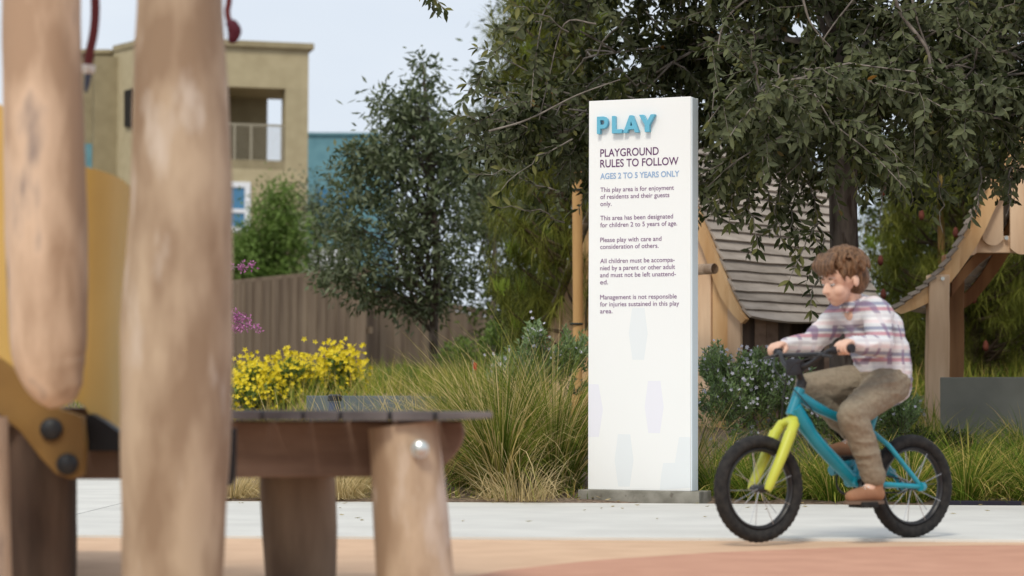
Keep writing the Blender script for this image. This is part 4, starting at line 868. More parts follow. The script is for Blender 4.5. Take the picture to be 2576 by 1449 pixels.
# ------------------------------------------------------------------ right playhouse
p2 = empty('playhouse', (P(2660, 1000, 17.2).x, 17.2, gz(3.8, 17.2))); tag(p2, 'open wooden playhouse with swooping roof and scalloped gable at the right edge', 'playhouse')
Dh = 16.9; XC = P(2690, 0, Dh).x
outer = [P(u, v, Dh) for u, v in ((2250, 782), (2290, 752), (2330, 722), (2370, 680), (2405, 628), (2435, 570), (2462, 510), (2500, 430), (2560, 330), (2625, 245), (2690, 200))]
outer = spline(outer, 4); inner = [P(u, v, Dh) for u, v in ((2268, 790), (2315, 772), (2360, 745), (2400, 700), (2440, 645), (2475, 585), (2505, 520), (2545, 440), (2600, 350), (2650, 290), (2690, 262))]
inner = spline(inner, 4); back = Vector((.38, .92, 0)).normalized(); RL2 = 1.25
def mirx(p): return Vector((2 * XC - p.x, p.y, p.z))
for mi_ in (0, 1):
    mf = mirx if mi_ else (lambda p: p)
    b = MB(); n = len(outer); s0 = Vector((0, 0, 0)); s1 = Vector((0, .05, 0))
    vs = [];
    for o_, i_ in zip(outer, inner): vs += [mf(o_), mf(o_) + s1, mf(i_) + s1, mf(i_)]
    b.add(vs, [(4 * i + j, 4 * i + (j + 1) % 4, 4 * i + 4 + (j + 1) % 4, 4 * i + 4 + j) for i in range(n - 1) for j in range(4)] + [(0, 1, 2, 3), (4 * n - 4, 4 * n - 3, 4 * n - 2, 4 * n - 1)]); b.build('bargeboard', 'new_wood', p2)
    # roof boards over the rake, their thick grey ends showing
    for i in range(0, n - 1, 2):
        j = min(i + 2, n - 1); a, c = mf(outer[i]), mf(outer[j]); d = (c - a); c2 = a + d * 1.12; nv = Vector((d.z, 0, -d.x)).normalized(); nv = -nv if nv.z < 0 else nv
        f0 = Vector((0, -.04, 0)); q = [a + nv * .02 + f0, c2 + nv * .002 + f0, c2 + nv * .002 + back * RL2, a + nv * .02 + back * RL2]; q2 = [p + nv * .026 for p in q]
        b = MB(); b.hexa(q + q2); b.build('roof_board', 'shingle_wood', p2)
    # rear rake
    b = MB(); vs = []; bo_ = back * (RL2 - .1)
    for o_, i_ in zip(outer, inner): vs += [mf(o_) + bo_ - Vector((0, 0, .02)), mf(o_) + bo_ + s1 - Vector((0, 0, .02)), mf(i_) + bo_ + s1, mf(i_) + bo_]
    b.add(vs, [(4 * i + j, 4 * i + (j + 1) % 4, 4 * i + 4 + (j + 1) % 4, 4 * i + 4 + j) for i in range(n - 1) for j in range(4)]); b.build('bargeboard', 'orange_wood', p2)
def post2(ul, ur, vt, D, m, lab='post', mf=lambda p: p, dx=0):
    t0 = P(ul, vt, D); t1 = P(ur, vt, D); g0 = gz(t0.x, D) - .05; b = MB(); K = 10; n = 4; ring = []
    for i in range(K + 1):
        z = g0 + (t0.z - g0) * i / K; wv_ = .012 * noise.noise(Vector((z * 3, ul * .01, 0))); wv2 = .012 * noise.noise(Vector((z * 3, ul * .01, 5)))
        lean = -.03 * (1 - i / K); ring.append([mf(Vector((t0.x + wv_ + lean, D, z))), mf(Vector((t1.x + wv2 + lean * .6, D, z))), mf(Vector((t1.x + wv2 + lean * .6, D + .14, z))), mf(Vector((t0.x + wv_ + lean, D + .14, z)))])
    b.add([x_ for r_ in ring for x_ in r_], [(4 * i + j, 4 * i + (j + 1) % 4, 4 * i + 4 + (j + 1) % 4, 4 * i + 4 + j) for i in range(K) for j in range(4)] + [(0, 1, 2, 3), (4 * K, 4 * K + 1, 4 * K + 2, 4 * K + 3)]); return b.build(lab, m, p2, bevel=.01)
po = post2(2340, 2392, 690, Dh + .02 - .04, 'pale_wood'); post2(2340, 2392, 690, Dh - .02, 'pale_wood', mf=mirx)
bp_ = P(2372, 690, Dh - .05); b = MB(); b.disc(bp_ + Vector((0, .02, -.03)), (0, -1, 0), .014, .018, 12); b.build('bolt', 'bolt_steel', p2, smooth=True)
post2(2378, 2428, 640, Dh + .75, 'orange_wood'); post2(2400, 2440, 600, Dh + .75, 'orange_wood', mf=mirx)
# curved brace
br = spline([P(u, v, Dh + .30) for u, v in ((2395, 745), (2430, 700), (2475, 655), (2530, 628), (2600, 640), (2690, 655))], 5)
for mf in ((lambda p: p), mirx):
    b = MB(); vs = []
    for i, p in enumerate(br):
        vs += [mf(p), mf(p) + Vector((0, .08, 0)), mf(p) + Vector((0.0, .08, .10)), mf(p) + Vector((0.0, 0, .10))]
    b.add(vs, [(4 * i + j, 4 * i + (j + 1) % 4, 4 * i + 4 + (j + 1) % 4, 4 * i + 4 + j) for i in range(len(br) - 1) for j in range(4)] + [(0, 1, 2, 3)]); b.build('curved_brace', 'orange_wood', p2)
# gable planks with rounded lower ends
for (ul, ur, vb) in ((2420, 2458, 650), (2472, 2524, 618), (2542, 2600, 640), (2612, 2670, 655), (2682, 2740, 655), (2752, 2810, 640), (2822, 2872, 620)):
    def top(u):
        x = P(u, 0, Dh).x; x = min(x, 2 * XC - x) if x > XC else x
        return np.interp(x, [q.x for q in outer], [q.z for q in outer]) - .03
    D_ = Dh + .06; a, c = P(ul, vb, D_), P(ur, vb, D_); n = 8; b = MB(); low = []
    for i in range(n + 1):
        t = i / n; low.append(Vector((a.x + (c.x - a.x) * t, D_, a.z + .045 * (2 * t - 1) ** 2 + (.05 * (1 - t) if ul == 2420 else 0))))
    poly = low + [Vector((c.x, D_, top(ur))), Vector((a.x, D_, top(ul)))]; m_ = len(poly); bk = [p + Vector((0, .03, 0)) for p in poly]
    b.add(poly + bk, [tuple(range(m_)), tuple(range(2 * m_ - 1, m_ - 1, -1))] + [(i, (i + 1) % m_, m_ + (i + 1) % m_, m_ + i) for i in range(m_)]); b.build('gable_plank', 'pale_wood', p2)
a, c = P(2440, 600, Dh + .1), P(2940, 600, Dh + .1)
b = MB(); b.box((a.x, Dh + .095, a.z - .10), (c.x, Dh + .15, a.z + .02)); b.build('tie_beam', 'pale_wood', p2, bevel=.006)
for u in (2455, 2532, 2605):
    b = MB(); q = P(u, 596 + (u - 2455) * .03, Dh + .06); b.disc(q + Vector((0, 0.02, 0)), (0, -1, 0), .015, .02, 12); b.build('bolt', 'bolt_steel', p2, smooth=True)

# ------------------------------------------------------------------ foreground play tower
KF = 1.42
def PF(u, v, D): return P(u, v, D * KF)
def prismf(px, D, th): return prism(px, D * KF, th * KF)
pt_ = empty('play_tower', (PF(445, 1000, 4.2).x, 4.2 * KF, 0)); tag(pt_, 'log play tower with yellow slide panel close up at the left', 'play structure')
def plog(name, side, D, m, seed, n=34, amp=.045, top=None, bot=None, rounded=False):
    """log through (v, u left, u right) rows"""
    pts = []; rad = []
    for v, a, c in side: pts.append((PF(a, v, D) + PF(c, v, D)) / 2); rad.append((PF(c, v, D) - PF(a, v, D)).length / 2)
    return log(name, pts, rad, m, pt_, n=n, amp=amp, seed=seed, rounded=rounded, sub=8)
plog('post', [(-900, 352, 560), (-300, 350, 558), (0, 346, 562), (250, 338, 574), (500, 326, 580), (800, 308, 580), (1100, 300, 578), (1300, 306, 566), (1449, 310, 560), (1550, 308, 562)], 4.2, 'log_wood_tan', 2)
o = plog('post', [(-800, 8, 190), (0, 6, 198), (300, 8, 208), (600, 12, 218), (850, 22, 216), (930, 45, 214), (985, 84, 210), (1012, 118, 196)], 4.3, 'log_wood', 5, rounded=True)
cols = [(-400, 120, 760, 5.0), (-150, 215, 900, 4.80), (0, 262, 935, 4.68), (100, 345, 965, 4.62), (160, 390, 990, 4.60), (212, 418, 1020, 4.60), (250, 428, 1045, 4.61), (285, 440, 1068, 4.64), (308, 452, 1084, 4.69), (322, 464, 1092, 4.78), (328, 470, 1096, 4.90)]
b = MB(); nr = 8; vs = []
for u, v0, v1, D in cols:
    for i in range(nr + 1): vs.append(PF(u - (24 * (i / nr) if u > 240 else 0), v0 + (v1 - v0) * i / nr, D))
nc = len(cols); bk = [Vector(p) + Vector((-.004, .03, 0)) for p in vs]; m_ = len(vs); G = lambda i, j: i * (nr + 1) + j
fs = [(G(i, j), G(i, j + 1), G(i + 1, j + 1), G(i + 1, j)) for i in range(nc - 1) for j in range(nr)]; fs2 = [tuple(m_ + q for q in f[::-1]) for f in fs]
rim = [(G(i, 0), G(i + 1, 0), m_ + G(i + 1, 0), m_ + G(i, 0)) for i in range(nc - 1)] + [(G(i, nr), G(i + 1, nr), m_ + G(i + 1, nr), m_ + G(i, nr)) for i in range(nc - 1)] + [(G(nc - 1, j), G(nc - 1, j + 1), m_ + G(nc - 1, j + 1), m_ + G(nc - 1, j)) for j in range(nr)] + [(G(0, j), G(0, j + 1), m_ + G(0, j + 1), m_ + G(0, j)) for j in range(nr)]
b.add(vs + bk, fs + fs2 + rim); b.build('slide_panel', 'slide_yellow', pt_, smooth=True)
prismf([(-200, 780), (0, 905), (60, 950), (110, 1000), (150, 1030), (205, 1048), (212, 1120), (206, 1196), (180, 1206), (140, 1192), (100, 1150), (50, 1085), (0, 1042), (-200, 920)], 4.50, .045).build('side_plate', 'plate_yellow_shade', pt_, bevel=.004)
for u, v, r in ((130, 1080, 28), (170, 1168, 27)):
    b = MB(); b.disc(PF(u, v, 4.5), (0, -1, 0), r * 4.5 * KF / F, .02, 24, r2=r * .7 * 4.5 * KF / F); b.build('bolt', 'bolt_black', pt_, smooth=True)
prismf([(205, 1060), (228, 1040), (262, 1060), (306, 1092), (310, 1135), (204, 1135)], 4.56, .06).build('bracket', 'bracket_black', pt_, bevel=.003)
prismf([(150, 1110), (330, 1110), (330, 1206), (150, 1206)], 4.63, .12).build('cross_beam', 'dark_wood', pt_, bevel=.01)  # shade under the tower put into the beam's dark colour
plog('leg', [(1040, 18, 200), (1200, 14, 194), (1449, 12, 188), (1480, 10, 186)], 4.86, 'dark_wood', 9)  # rear leg, the shade on it put into the dark wood colour
plog('leg', [(1050, -150, 18), (1200, -150, 22), (1449, -150, 28), (1520, -150, 30)], 4.42, 'log_wood', 12)
b = MB(); a = PF(-600, 0, 4.7)
for i in range(6):   # unseen deck boards behind the side plate, added to shade the leg
    y0 = (4.78 + i * .16) * KF; b = MB(); b.box((a.x - .6, y0, .44), (PF(300, 0, 4.9).x - .02, y0 + .21, .493)); b.build('shade_deck_board', 'dark_wood', pt_, bevel=.004)

# ------------------------------------------------------------------ foreground bench / log table
be = empty('log_bench', (PF(900, 1000, 4.75).x, 4.75 * KF, 0)); tag(be, 'low log bench with grey plank top and steel bolt beside the log post', 'bench')
edges = [(470, 562), (571, 665), (675, 766), (775, 860), (869, 982), (992, 1095), (1105, 1244)]
for i, (u0, u1) in enumerate(edges):
    D0 = 4.56 + (.0, .012, .004, .016, .002, .01, .03)[i]; x0, x1 = PF(u0, 0, D0).x, PF(u1, 0, D0).x; zt = PF(900, 1034, 4.56).z; zb = PF(900, 1058, 4.56).z
    b = MB(); n = 10; L_ = .60; tl, tr_ = ((0, .0), (0, 0), (0, 0), (0, 0), (0, 0), (0, 0), (0, 0.008))[i]; vs = []
    for k_ in range(n + 1):
        y = D0 * KF + L_ * k_ / n; rr_ = .14 * (k_ / n) ** 2 if i == 6 else 0; w0 = .002 * noise.noise(Vector((y * 9, i, 0)))
        vs += [(x0 + w0, y, zb), (x1 - rr_, y, zb + tr_), (x1 - rr_, y, zt), (x0 + w0, y, zt + .001 * (i % 2))]
    b.add(vs, [(4 * q + j, 4 * q + (j + 1) % 4, 4 * q + 4 + (j + 1) % 4, 4 * q + 4 + j) for q in range(n) for j in range(4)] + [(0, 1, 2, 3), (4 * n, 4 * n + 1, 4 * n + 2, 4 * n + 3)]); b.build('plank', 'weathered_plank', be, bevel=.0025)
def blog(name, side, D, m, seed, **k):
    pts = []; rad = []
    for v, a, c in side: pts.append((PF(a, v, D) + PF(c, v, D)) / 2); rad.append((PF(c, v, D) - PF(a, v, D)).length / 2)
    return log(name, pts, rad, m, be, amp=.03, seed=seed, rounded=False, sub=8, **k)
blog('leg', [(1068, 926, 1100), (1150, 932, 1112), (1300, 940, 1128), (1449, 948, 1140), (1496, 950, 1144)], 4.66, 'log_wood_tan', 20)
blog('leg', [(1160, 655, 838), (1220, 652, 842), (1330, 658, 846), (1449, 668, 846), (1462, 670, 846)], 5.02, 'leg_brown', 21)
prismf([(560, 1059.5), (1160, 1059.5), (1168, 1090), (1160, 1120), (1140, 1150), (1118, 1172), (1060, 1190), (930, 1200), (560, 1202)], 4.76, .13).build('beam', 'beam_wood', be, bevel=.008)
prismf([(560, 1062), (1150, 1062), (1160, 1090), (1120, 1170), (560, 1190)], 4.94, .0499).build('beam', 'dark_wood', be, bevel=.006)
prismf([(566, 1078), (592, 1078), (590, 1200), (582, 1222), (566, 1222)], 4.40, .03).build('bracket', 'bolt_black', be, bevel=.002)
q = PF(1056, 1130, 4.57); b = MB(); b.disc(q + Vector((0, .017, 0)), (0, -1, 0), .0205, .017, 24, r2=.011); b.disc(q + Vector((0, .018, 0)), (0, -1, 0), .024, .004, 24); b.build('bolt', 'bolt_steel', be, smooth=True)

# ropes at the top of the play tower
rp_ = empty('hanging_rope', PF(232, -60, 4.55)); tag(rp_, 'dark red rope with white end cap hanging between the log posts', 'rope')
b = MB(); b.tube(spline([PF(u, v, 4.55) for u, v in ((226, -300), (236, -60), (240, 20), (236, 80), (226, 130), (221, 166))], 5), 11.5 * 4.55 * KF / F, 12); b.build('rope', 'rope_red', rp_, smooth=True)
b = MB(); b.tube([PF(223, 164, 4.55), PF(222, 178, 4.55), PF(222, 186, 4.55)], [.018, .018, .011], 14); b.build('end_cap', 'white_plastic', rp_, smooth=True)
b = MB(); b.tube([PF(222, 186, 4.55), PF(219, 210, 4.55), PF(216, 232, 4.55)], [.010, .008, .004], 10); b.build('tail', 'blue_box', rp_, smooth=True)
rp_ = empty('hanging_rope', PF(575, -60, 4.7)); tag(rp_, 'short maroon rope knot peeking from behind the thick log post', 'rope')
b = MB(); b.tube(spline([PF(u, v, 4.7) for u, v in ((560, -200), (576, -20), (572, 30), (580, 66))], 4), .0085, 10); b.build('rope', 'rope_red', rp_, smooth=True)
b = MB(); b.tube(spline([PF(u, v, 4.7) for u, v in ((572, 56), (584, 64), (590, 80), (584, 98), (574, 104))], 4), [x * 1.42 for x in (.007, .008, .010, .012, .013, .013, .014, .014, .014, .013, .012, .012, .011, .010, .008, .006, .003)], 10); b.build('knot', 'maroon', rp_, smooth=True)

# ------------------------------------------------------------------ bicycle (heading away to the left, front nearer)
BX, BY = 1.245, 9.28; BANG = math.pi + R(31); BAXIS = .74
bk = empty('bicycle', (BX, BY, 0), BANG); tag(bk, 'child bicycle with teal frame, lime fork and fat black tyres ridden past the sign', 'bicycle')
BM = Matrix.Translation((BX, BY, 0)) @ Matrix.Rotation(BANG, 4, 'Z')
def lb(mb, name, m, parent, **k):
    """mesh given in the bicycle's own frame"""
    me = mb.mesh(name, m, **k); o = bpy.data.objects.new(name, me); COL.objects.link(o); o.parent = parent
    if parent is not bk and parent in wheel_at: o.location = tuple(-x for x in wheel_at[parent])
    return o
wheel_at = {}
WR = .200
def torus(mb, R0, r, n=48, k=10, knob=0.0, sq=1.0, c=(0, 0, 0)):
    vs = []; fs = []
    for i in range(n):
        a = 2 * math.pi * i / n; 
        for j in range(k):
            t = 2 * math.pi * j / k; rr_ = R0 + r * math.cos(t); y = r * sq * math.sin(t)
            if knob and math.cos(t) > .1: rr_ += knob * (1 if (i + (j % 2)) % 2 else 0)
            vs.append((c[0] + rr_ * math.cos(a), c[1] + y, c[2] + rr_ * math.sin(a)))
    for i in range(n):
        for j in range(k): fs.append((i * k + j, i * k + (j + 1) % k, ((i + 1) % n) * k + (j + 1) % k, ((i + 1) % n) * k + j))
    mb.add(vs, fs)
def wheel(x, steer=0):
    e = bpy.data.objects.new('wheel', None); COL.objects.link(e); e.parent = bk; e.location = (x, 0, WR); e.rotation_euler.z = steer; e.empty_display_size = .1
    b = MB(); torus(b, WR - .024, .024, 96, 12, .0028, 1.05); o = link('tyre', b.mesh('tyre', 'tyre_rubber', smooth=True)); o.parent = e; o.matrix_basis = Matrix.Identity(4)
    b = MB(); torus(b, WR - .052, .010, 64, 8, 0, 1.5); o = link('rim', b.mesh('rim', 'black_metal', smooth=True)); o.parent = e
    b = MB(); b.tube([(0, -.05, 0), (0, -.03, 0), (0, .03, 0), (0, .05, 0)], [.008, .016, .016, .008], 14); o = link('hub', b.mesh('hub', 'black_metal', smooth=True)); o.parent = e
    sm = None
    for i in range(16):
        a = 2 * math.pi * i / 16; s = (-1) ** i
        if sm is None: b = MB(); b.tube([(0, 0, .012), (0, 0, WR - .058)], .0013, 5); sm = b.mesh('spoke', 'alloy')
        o = bpy.data.objects.new('spoke', sm); COL.objects.link(o); o.parent = e; o.matrix_basis = Matrix.Rotation(a, 4, 'Y') @ Matrix.Translation((.006 * s, 0, 0)) @ Matrix.Rotation(.09 * s, 4, 'X') @ Matrix.Translation((0, .014 * s * -1, 0))
    return e
wheel(BAXIS / 2); wheel(-BAXIS / 2)
def bt(name, pts, r, m, n=12, parent=None):
    b = MB(); b.tube(pts, r, n); o = link(name, b.mesh(name, m, smooth=True)); o.parent = parent or bk; return o
HT, HB = (.175, 0, .575), (.218, 0, .475); BB = (-.085, 0, .222); ST_ = (-.195, 0, .50); RH = -BAXIS / 2
bt('head_tube', [HT, HB], .021, 'bike_teal')
b = MB(); b.tube(spline([(.185, 0, .552), (.08, 0, .50), (-.05, 0, .455), (-.155, 0, .425)], 4), [.021] * 5 + [.018] * 8, 12); b.tube(spline([(.205, 0, .505), (.10, 0, .38), (-.085, 0, .222)], 5), [.030] * 4 + [.026] * 7, 14)
b.tube([BB, ST_], .016, 12); b.tube([(BB[0], -.034, BB[2]), (BB[0], .034, BB[2])], .023, 14)
for s in (1, -1):
    b.tube([(BB[0], s * .02, BB[2]), (-.2, s * .045, .21), (RH, s * .06, WR)], [.013, .011, .010], 10); b.tube([(-.16, s * .014, .415), (-.22, s * .045, .36), (RH, s * .06, WR)], [.010, .010, .009], 10)
    b.tube([(RH - .012, s * .056, WR), (RH + .012, s * .066, WR)], .018, 10)
lbm = link('frame', b.mesh('frame', 'bike_teal', smooth=True)); lbm.parent = bk
b = MB(); b.tube([(.205, 0, .47), (.215, 0, .445)], [.020, .028], 12)
for s in (1, -1): b.tube([(.222, 0, .452), (.232, s * .038, .44), (.26, s * .047, .40)], [.02, .021, .021], 12); b.tube([(.255, s * .047, .41), (.30, s * .049, .32), (BAXIS / 2 - .012, s * .052, .215), (BAXIS / 2 - .002, s * .052, WR - .005)], [.023, .021, .018, .013], 12)
o = link('fork', b.mesh('fork', 'fork_lime', smooth=True)); o.parent = bk
b = MB(); b.tube([(.172, 0, .58), (.165, 0, .605)], .02, 12); b.tube([(.165, 0, .60), (.19, 0, .655)], .015, 10); b.tube([(.19, -.03, .66), (.19, .03, .66)], .022, 10); o = link('stem', b.mesh('stem', 'black_metal', smooth=True)); o.parent = bk
hb = spline([(.125, -.25, .725), (.155, -.15, .715), (.19, -.06, .662), (.19, .06, .662), (.155, .15, .715), (.125, .25, .725)], 5); hbar = bt('handlebar', hb, .0105, 'black_metal')
bt('crossbar', [(.162, -.13, .706), (.162, .13, .706)], .008, 'black_metal', parent=hbar)
for s in (1, -1):
    g = bt('grip', [(.122, s * .252, .7255), (.128, s * .225, .7245), (.146, s * .165, .719)], [.017, .0155, .0155], 'grip_black', 12, hbar)
    bt('brake_lever', [(.158, s * .15, .71), (.19, s * .16, .70), (.185, s * .21, .695)], [.008, .006, .005], 'black_metal', 8, hbar)
pad = MB(); pad.box((.188, -.04, .625), (.216, .04, .69)); o = link('handlebar_pad', pad.mesh('handlebar_pad', 'grip_black', bevel=.012)); o.parent = hbar
bt('cable', spline([(.19, .14, .70), (.26, .06, .66), (.25, 0, .56), (.24, -.03, .44)], 6), .0025, 'black_metal', 6)
bt('cable', spline([(.19, -.14, .70), (.25, -.05, .64), (.20, .03, .55), (.10, .02, .46)], 6), .0025, 'black_metal', 6)
b = MB(); vs = []; prof_ = [(-.30, .052, .012), (-.285, .062, .018), (-.25, .066, .022), (-.20, .050, .022), (-.15, .03, .02), (-.10, .022, .018), (-.075, .014, .012)]
for x, w_, h in prof_:
    for k_ in range(12):
        a = 2 * math.pi * k_ / 12; vs.append((x, w_ * math.cos(a), .535 + (h * .8 if math.sin(a) > 0 else h * 1.2) * math.sin(a) + (.012 if x < -.27 else 0)))
n = len(prof_); b.add(vs, [(i * 12 + k_, i * 12 + (k_ + 1) % 12, (i + 1) * 12 + (k_ + 1) % 12, (i + 1) * 12 + k_) for i in range(n - 1) for k_ in range(12)] + [tuple(range(12)), tuple((n - 1) * 12 + k_ for k_ in range(12))]); o = link('saddle', b.mesh('saddle', 'grip_black', smooth=True)); o.parent = bk
bt('seat_post', [(-.188, 0, .48), (-.20, 0, .525)], .012, 'alloy')
CA = R(-62); cl_ = .095; pl_ = (BB[0] + cl_ * math.cos(CA), BB[2] + cl_ * math.sin(CA)); pr_ = (BB[0] - cl_ * math.cos(CA), BB[2] - cl_ * math.sin(CA))
ck = bt('crank', [(BB[0], -.05, BB[2]), (BB[0], .05, BB[2])], .011, 'black_metal')
for s, (px_, pz_) in ((1, pl_), (-1, pr_)):
    bt('crank_arm', [(BB[0], s * .052, BB[2]), (px_, s * .062, pz_)], [.011, .009], 'black_metal', 8, ck)
    b = MB(); b.box((px_ - .04, s * .07 if s > 0 else -.155, pz_ - .011), (px_ + .04, s * .155 if s > 0 else -.07, pz_ + .011)); o = link('pedal', b.mesh('pedal', 'tyre_rubber', bevel=.004)); o.parent = bk
b = MB(); torus(b, .05, .005, 32, 6, .0, .6, (BB[0], -.045, BB[2])); b.tube([(BB[0], -.045, BB[2] + .05), (RH, -.045, WR + .025)], .0035, 6); b.tube([(BB[0], -.045, BB[2] - .05), (RH, -.045, WR - .025)], .0035, 6); torus(b, .024, .004, 20, 6, 0, .6, (RH, -.045, WR)); o = link('chain', b.mesh('chain', 'black_metal')); o.parent = bk
b = MB(); b.tube(spline([(-.02, -.058, .262), (-.15, -.058, .285), (-.33, -.058, .25)], 5), [.02] * 5 + [.016] * 6, 10); o = link('chain_guard', b.mesh('chain_guard', 'bike_teal', smooth=True)); o.parent = bk
# ------------------------------------------------------------------ the child
ch = empty('person', (BX, BY, 0), BANG); tag(ch, 'brown haired child in plaid shirt and khaki trousers riding the teal bicycle', 'person')
def ball(bm, c, r, sc_=(1, 1, 1), rot=None, sub=3):
    mtx = Matrix.Translation(c) @ (rot.to_4x4() if rot else Matrix.Identity(4)) @ Matrix.Diagonal((*[r * s for s in sc_], 1)); bmesh.ops.create_icosphere(bm, subdivisions=sub, radius=1, matrix=mtx)
def limb(bm, pts, rad, n=16, step=5):
    q = spline(pts, step); k = len(q); rr_ = [float(np.interp(i / (k - 1) * (len(rad) - 1), range(len(rad)), rad)) for i in range(k)]
    b = MB(); b.tube(q, rr_, n); off = [bm.verts.new(v) for v in b.v]
    for f in b.f: bm.faces.new([off[i] for i in f])
    ball(bm, q[0], rr_[0], sub=2); ball(bm, q[-1], rr_[-1], sub=2)
def fuse(bm, name, m, voxel, parent=ch, smooth=2, wrinkle=0.0, seed=0, wsc=14):
    bmesh.ops.recalc_face_normals(bm, faces=bm.faces); me = bpy.data.meshes.new('t'); bm.to_mesh(me); bm.free(); o = bpy.data.objects.new('t', me); COL.objects.link(o)
    md = o.modifiers.new('r', 'REMESH'); md.mode = 'VOXEL'; md.voxel_size = voxel
    sm = o.modifiers.new('s', 'SMOOTH'); sm.iterations = smooth; sm.factor = .5
    bpy.context.view_layer.update(); ne = bpy.data.meshes.new_from_object(o.evaluated_get(bpy.context.evaluated_depsgraph_get())); COL.objects.unlink(o); bpy.data.objects.remove(o)
    if wrinkle:
        ne.update(); nn = [v.normal.copy() for v in ne.vertices]
        for v, q in zip(ne.vertices, nn):
            c = v.co; w1 = noise.noise(Vector((c.x * wsc + seed, c.y * wsc, c.z * wsc * 1.6))); w2 = 1 - abs(noise.noise(Vector((c.x * wsc * .7, c.y * wsc * .7 + seed, c.z * wsc * 2.2)))) * 3
            v.co = c + q * wrinkle * (w1 * .6 + w2 * .45)
    ne.materials.clear(); ne.materials.append(M[m]); ne.polygons.foreach_set('use_smooth', np.ones(len(ne.polygons), bool)); ne.name = name
    o = bpy.data.objects.new(name, ne); COL.objects.link(o); o.parent = parent; return o
V3 = Vector
pel = V3((-.215, 0, .615)); ches = V3((-.145, 0, .80)); neck = V3((-.09, 0, .905)); hd = V3((-.028, 0, .998))
shL, shR = V3((-.115, .105, .865)), V3((-.115, -.105, .865)); elL, elR = V3((-.055, .205, .735)), V3((-.03, -.195, .755))
wrL, wrR = V3((.085, .205, .745)), V3((.085, -.205, .745)); hL, hR = V3((.128, .205, .742)), V3((.128, -.205, .742))
hipL, hipR = V3((-.205, .062, .60)), V3((-.205, -.062, .60)); knL, knR = V3((.02, .115, .475)), V3((.055, -.10, .585))
anL, anR = V3((pl_[0] - .045, .115, pl_[1] + .085)), V3((pr_[0] - .045, -.115, pr_[1] + .085))
HR = Matrix.Rotation(R(20), 3, 'Y') @ Matrix.Rotation(R(-6), 3, 'Z')     # head tips forward and down
def hp(x, y, z): return hd + HR @ V3((x, y, z))
bm = bmesh.new()
limb(bm, [pel, V3((-.19, 0, .71)), V3((-.165, 0, .80)), V3((-.12, 0, .865))], [.075, .070, .072, .045]); limb(bm, [V3((-.10, 0, .87)), neck, hp(-.02, 0, -.05)], [.05, .038, .038])
ball(bm, hp(-.018, 0, .022), .088, (1.0, .84, .92)); ball(bm, hp(.030, 0, -.030), .060, (.82, .86, 1.0)); ball(bm, hp(.050, 0, -.072), .024, (1, 1.1, .8)); ball(bm, hp(.045, .028, -.03), .026); ball(bm, hp(.045, -.028, -.03), .026)
limb(bm, [hp(.072, 0, 0), hp(.086, 0, -.022)], [.008, .0125], 10, 3); ball(bm, hp(.078, .009, -.025), .008, sub=2); ball(bm, hp(.078, -.009, -.025), .008, sub=2)
ball(bm, hp(.070, 0, -.052), .011, (.8, 1.7, .5), sub=2); ball(bm, hp(.068, 0, -.06), .010, (.8, 1.5, .5), sub=2)
for s in (1, -1):
    ball(bm, hp(-.012, s * .078, -.012), .02, (.75, .35, 1.1), sub=2)
    ball(bm, hp(.058, s * .028, .019), .014, (.7, 1.6, .5), sub=2); ball(bm, hp(.0640, s * .028, .0075), .0098, (.85, 1.45, .48), sub=3); ball(bm, hp(.0620, s * .028, -.0095), .0088, (.8, 1.4, .4), sub=3)
for sh, el, wr, h, s in ((shL, elL, wrL, hL, 1), (shR, elR, wrR, hR, -1)):
    limb(bm, [V3((-.12, s * .03, .86)), sh.lerp(V3((-.12, s * .03, .86)), .25), el.lerp(sh, .5), el], [.036, .032, .027, .024]); limb(bm, [el, el.lerp(wr, .4), wr], [.026, .026, .018])
    ball(bm, wr.lerp(h, .55) + V3((0, 0, .004)), .026, (1.1, 1.15, .6)); 
    for i in range(4):
        y = h.y + s * (.027 - .018 * i) ; L_ = (.85, 1, .95, .8)[i]; top = V3((h.x - .008, y, h.z + .008))
        limb(bm, [wr.lerp(h, .5) + V3((0, (y - h.y) * .7, .004)), top, V3((h.x + .018 * L_, y, h.z - .006)), V3((h.x + .016 * L_, y, h.z - .028)), V3((h.x - .002, y, h.z - .036))], [.0095, .0085, .008, .0075, .006], 8, 3)
    limb(bm, [wr.lerp(h, .35) + V3((0, -s * .02, -.002)), V3((h.x - .016, h.y - s * .036, h.z - .014)), V3((h.x + .002, h.y - s * .038, h.z - .028))], [.010, .009, .007], 8, 3)
for hp_, kn, an in ((hipL, knL, anL), (hipR, knR, anR)):
    limb(bm, [pel, hp_, hp_.lerp(kn, .5), kn], [.07, .066, .052, .040]); limb(bm, [kn, kn.lerp(an, .35) + V3((-.008, 0, 0)), an], [.040, .036, .024]); limb(bm, [an, an + V3((.03, 0, -.035)), an + V3((.085, 0, -.05))], [.024, .024, .018])
fuse(bm, 'body', 'skin', .0036)
# shirt
bm = bmesh.new()
limb(bm, [V3((-.235, 0, .615)), V3((-.225, 0, .70)), V3((-.175, 0, .80)), V3((-.12, 0, .875))], [.108, .108, .108, .070]); limb(bm, [V3((-.235, .03, .60)), V3((-.21, .03, .74)), V3((-.13, .05, .86))], [.092, .094, .062]); limb(bm, [V3((-.235, -.03, .60)), V3((-.21, -.03, .74)), V3((-.13, -.05, .86))], [.092, .094, .062])
ball(bm, V3((-.225, 0, .80)), .085, (1, 1.1, 1.1))
limb(bm, [V3((-.11, 0, .88)), V3((-.088, 0, .905))], [.055, .048])
for sh, el, wr, s in ((shL, elL, wrL, 1), (shR, elR, wrR, -1)):
    limb(bm, [V3((-.12, s * .03, .86)), sh, el.lerp(sh, .5), el], [.066, .062, .052, .045]); limb(bm, [el, el.lerp(wr, .5), wr.lerp(el, .06)], [.045, .040, .030])
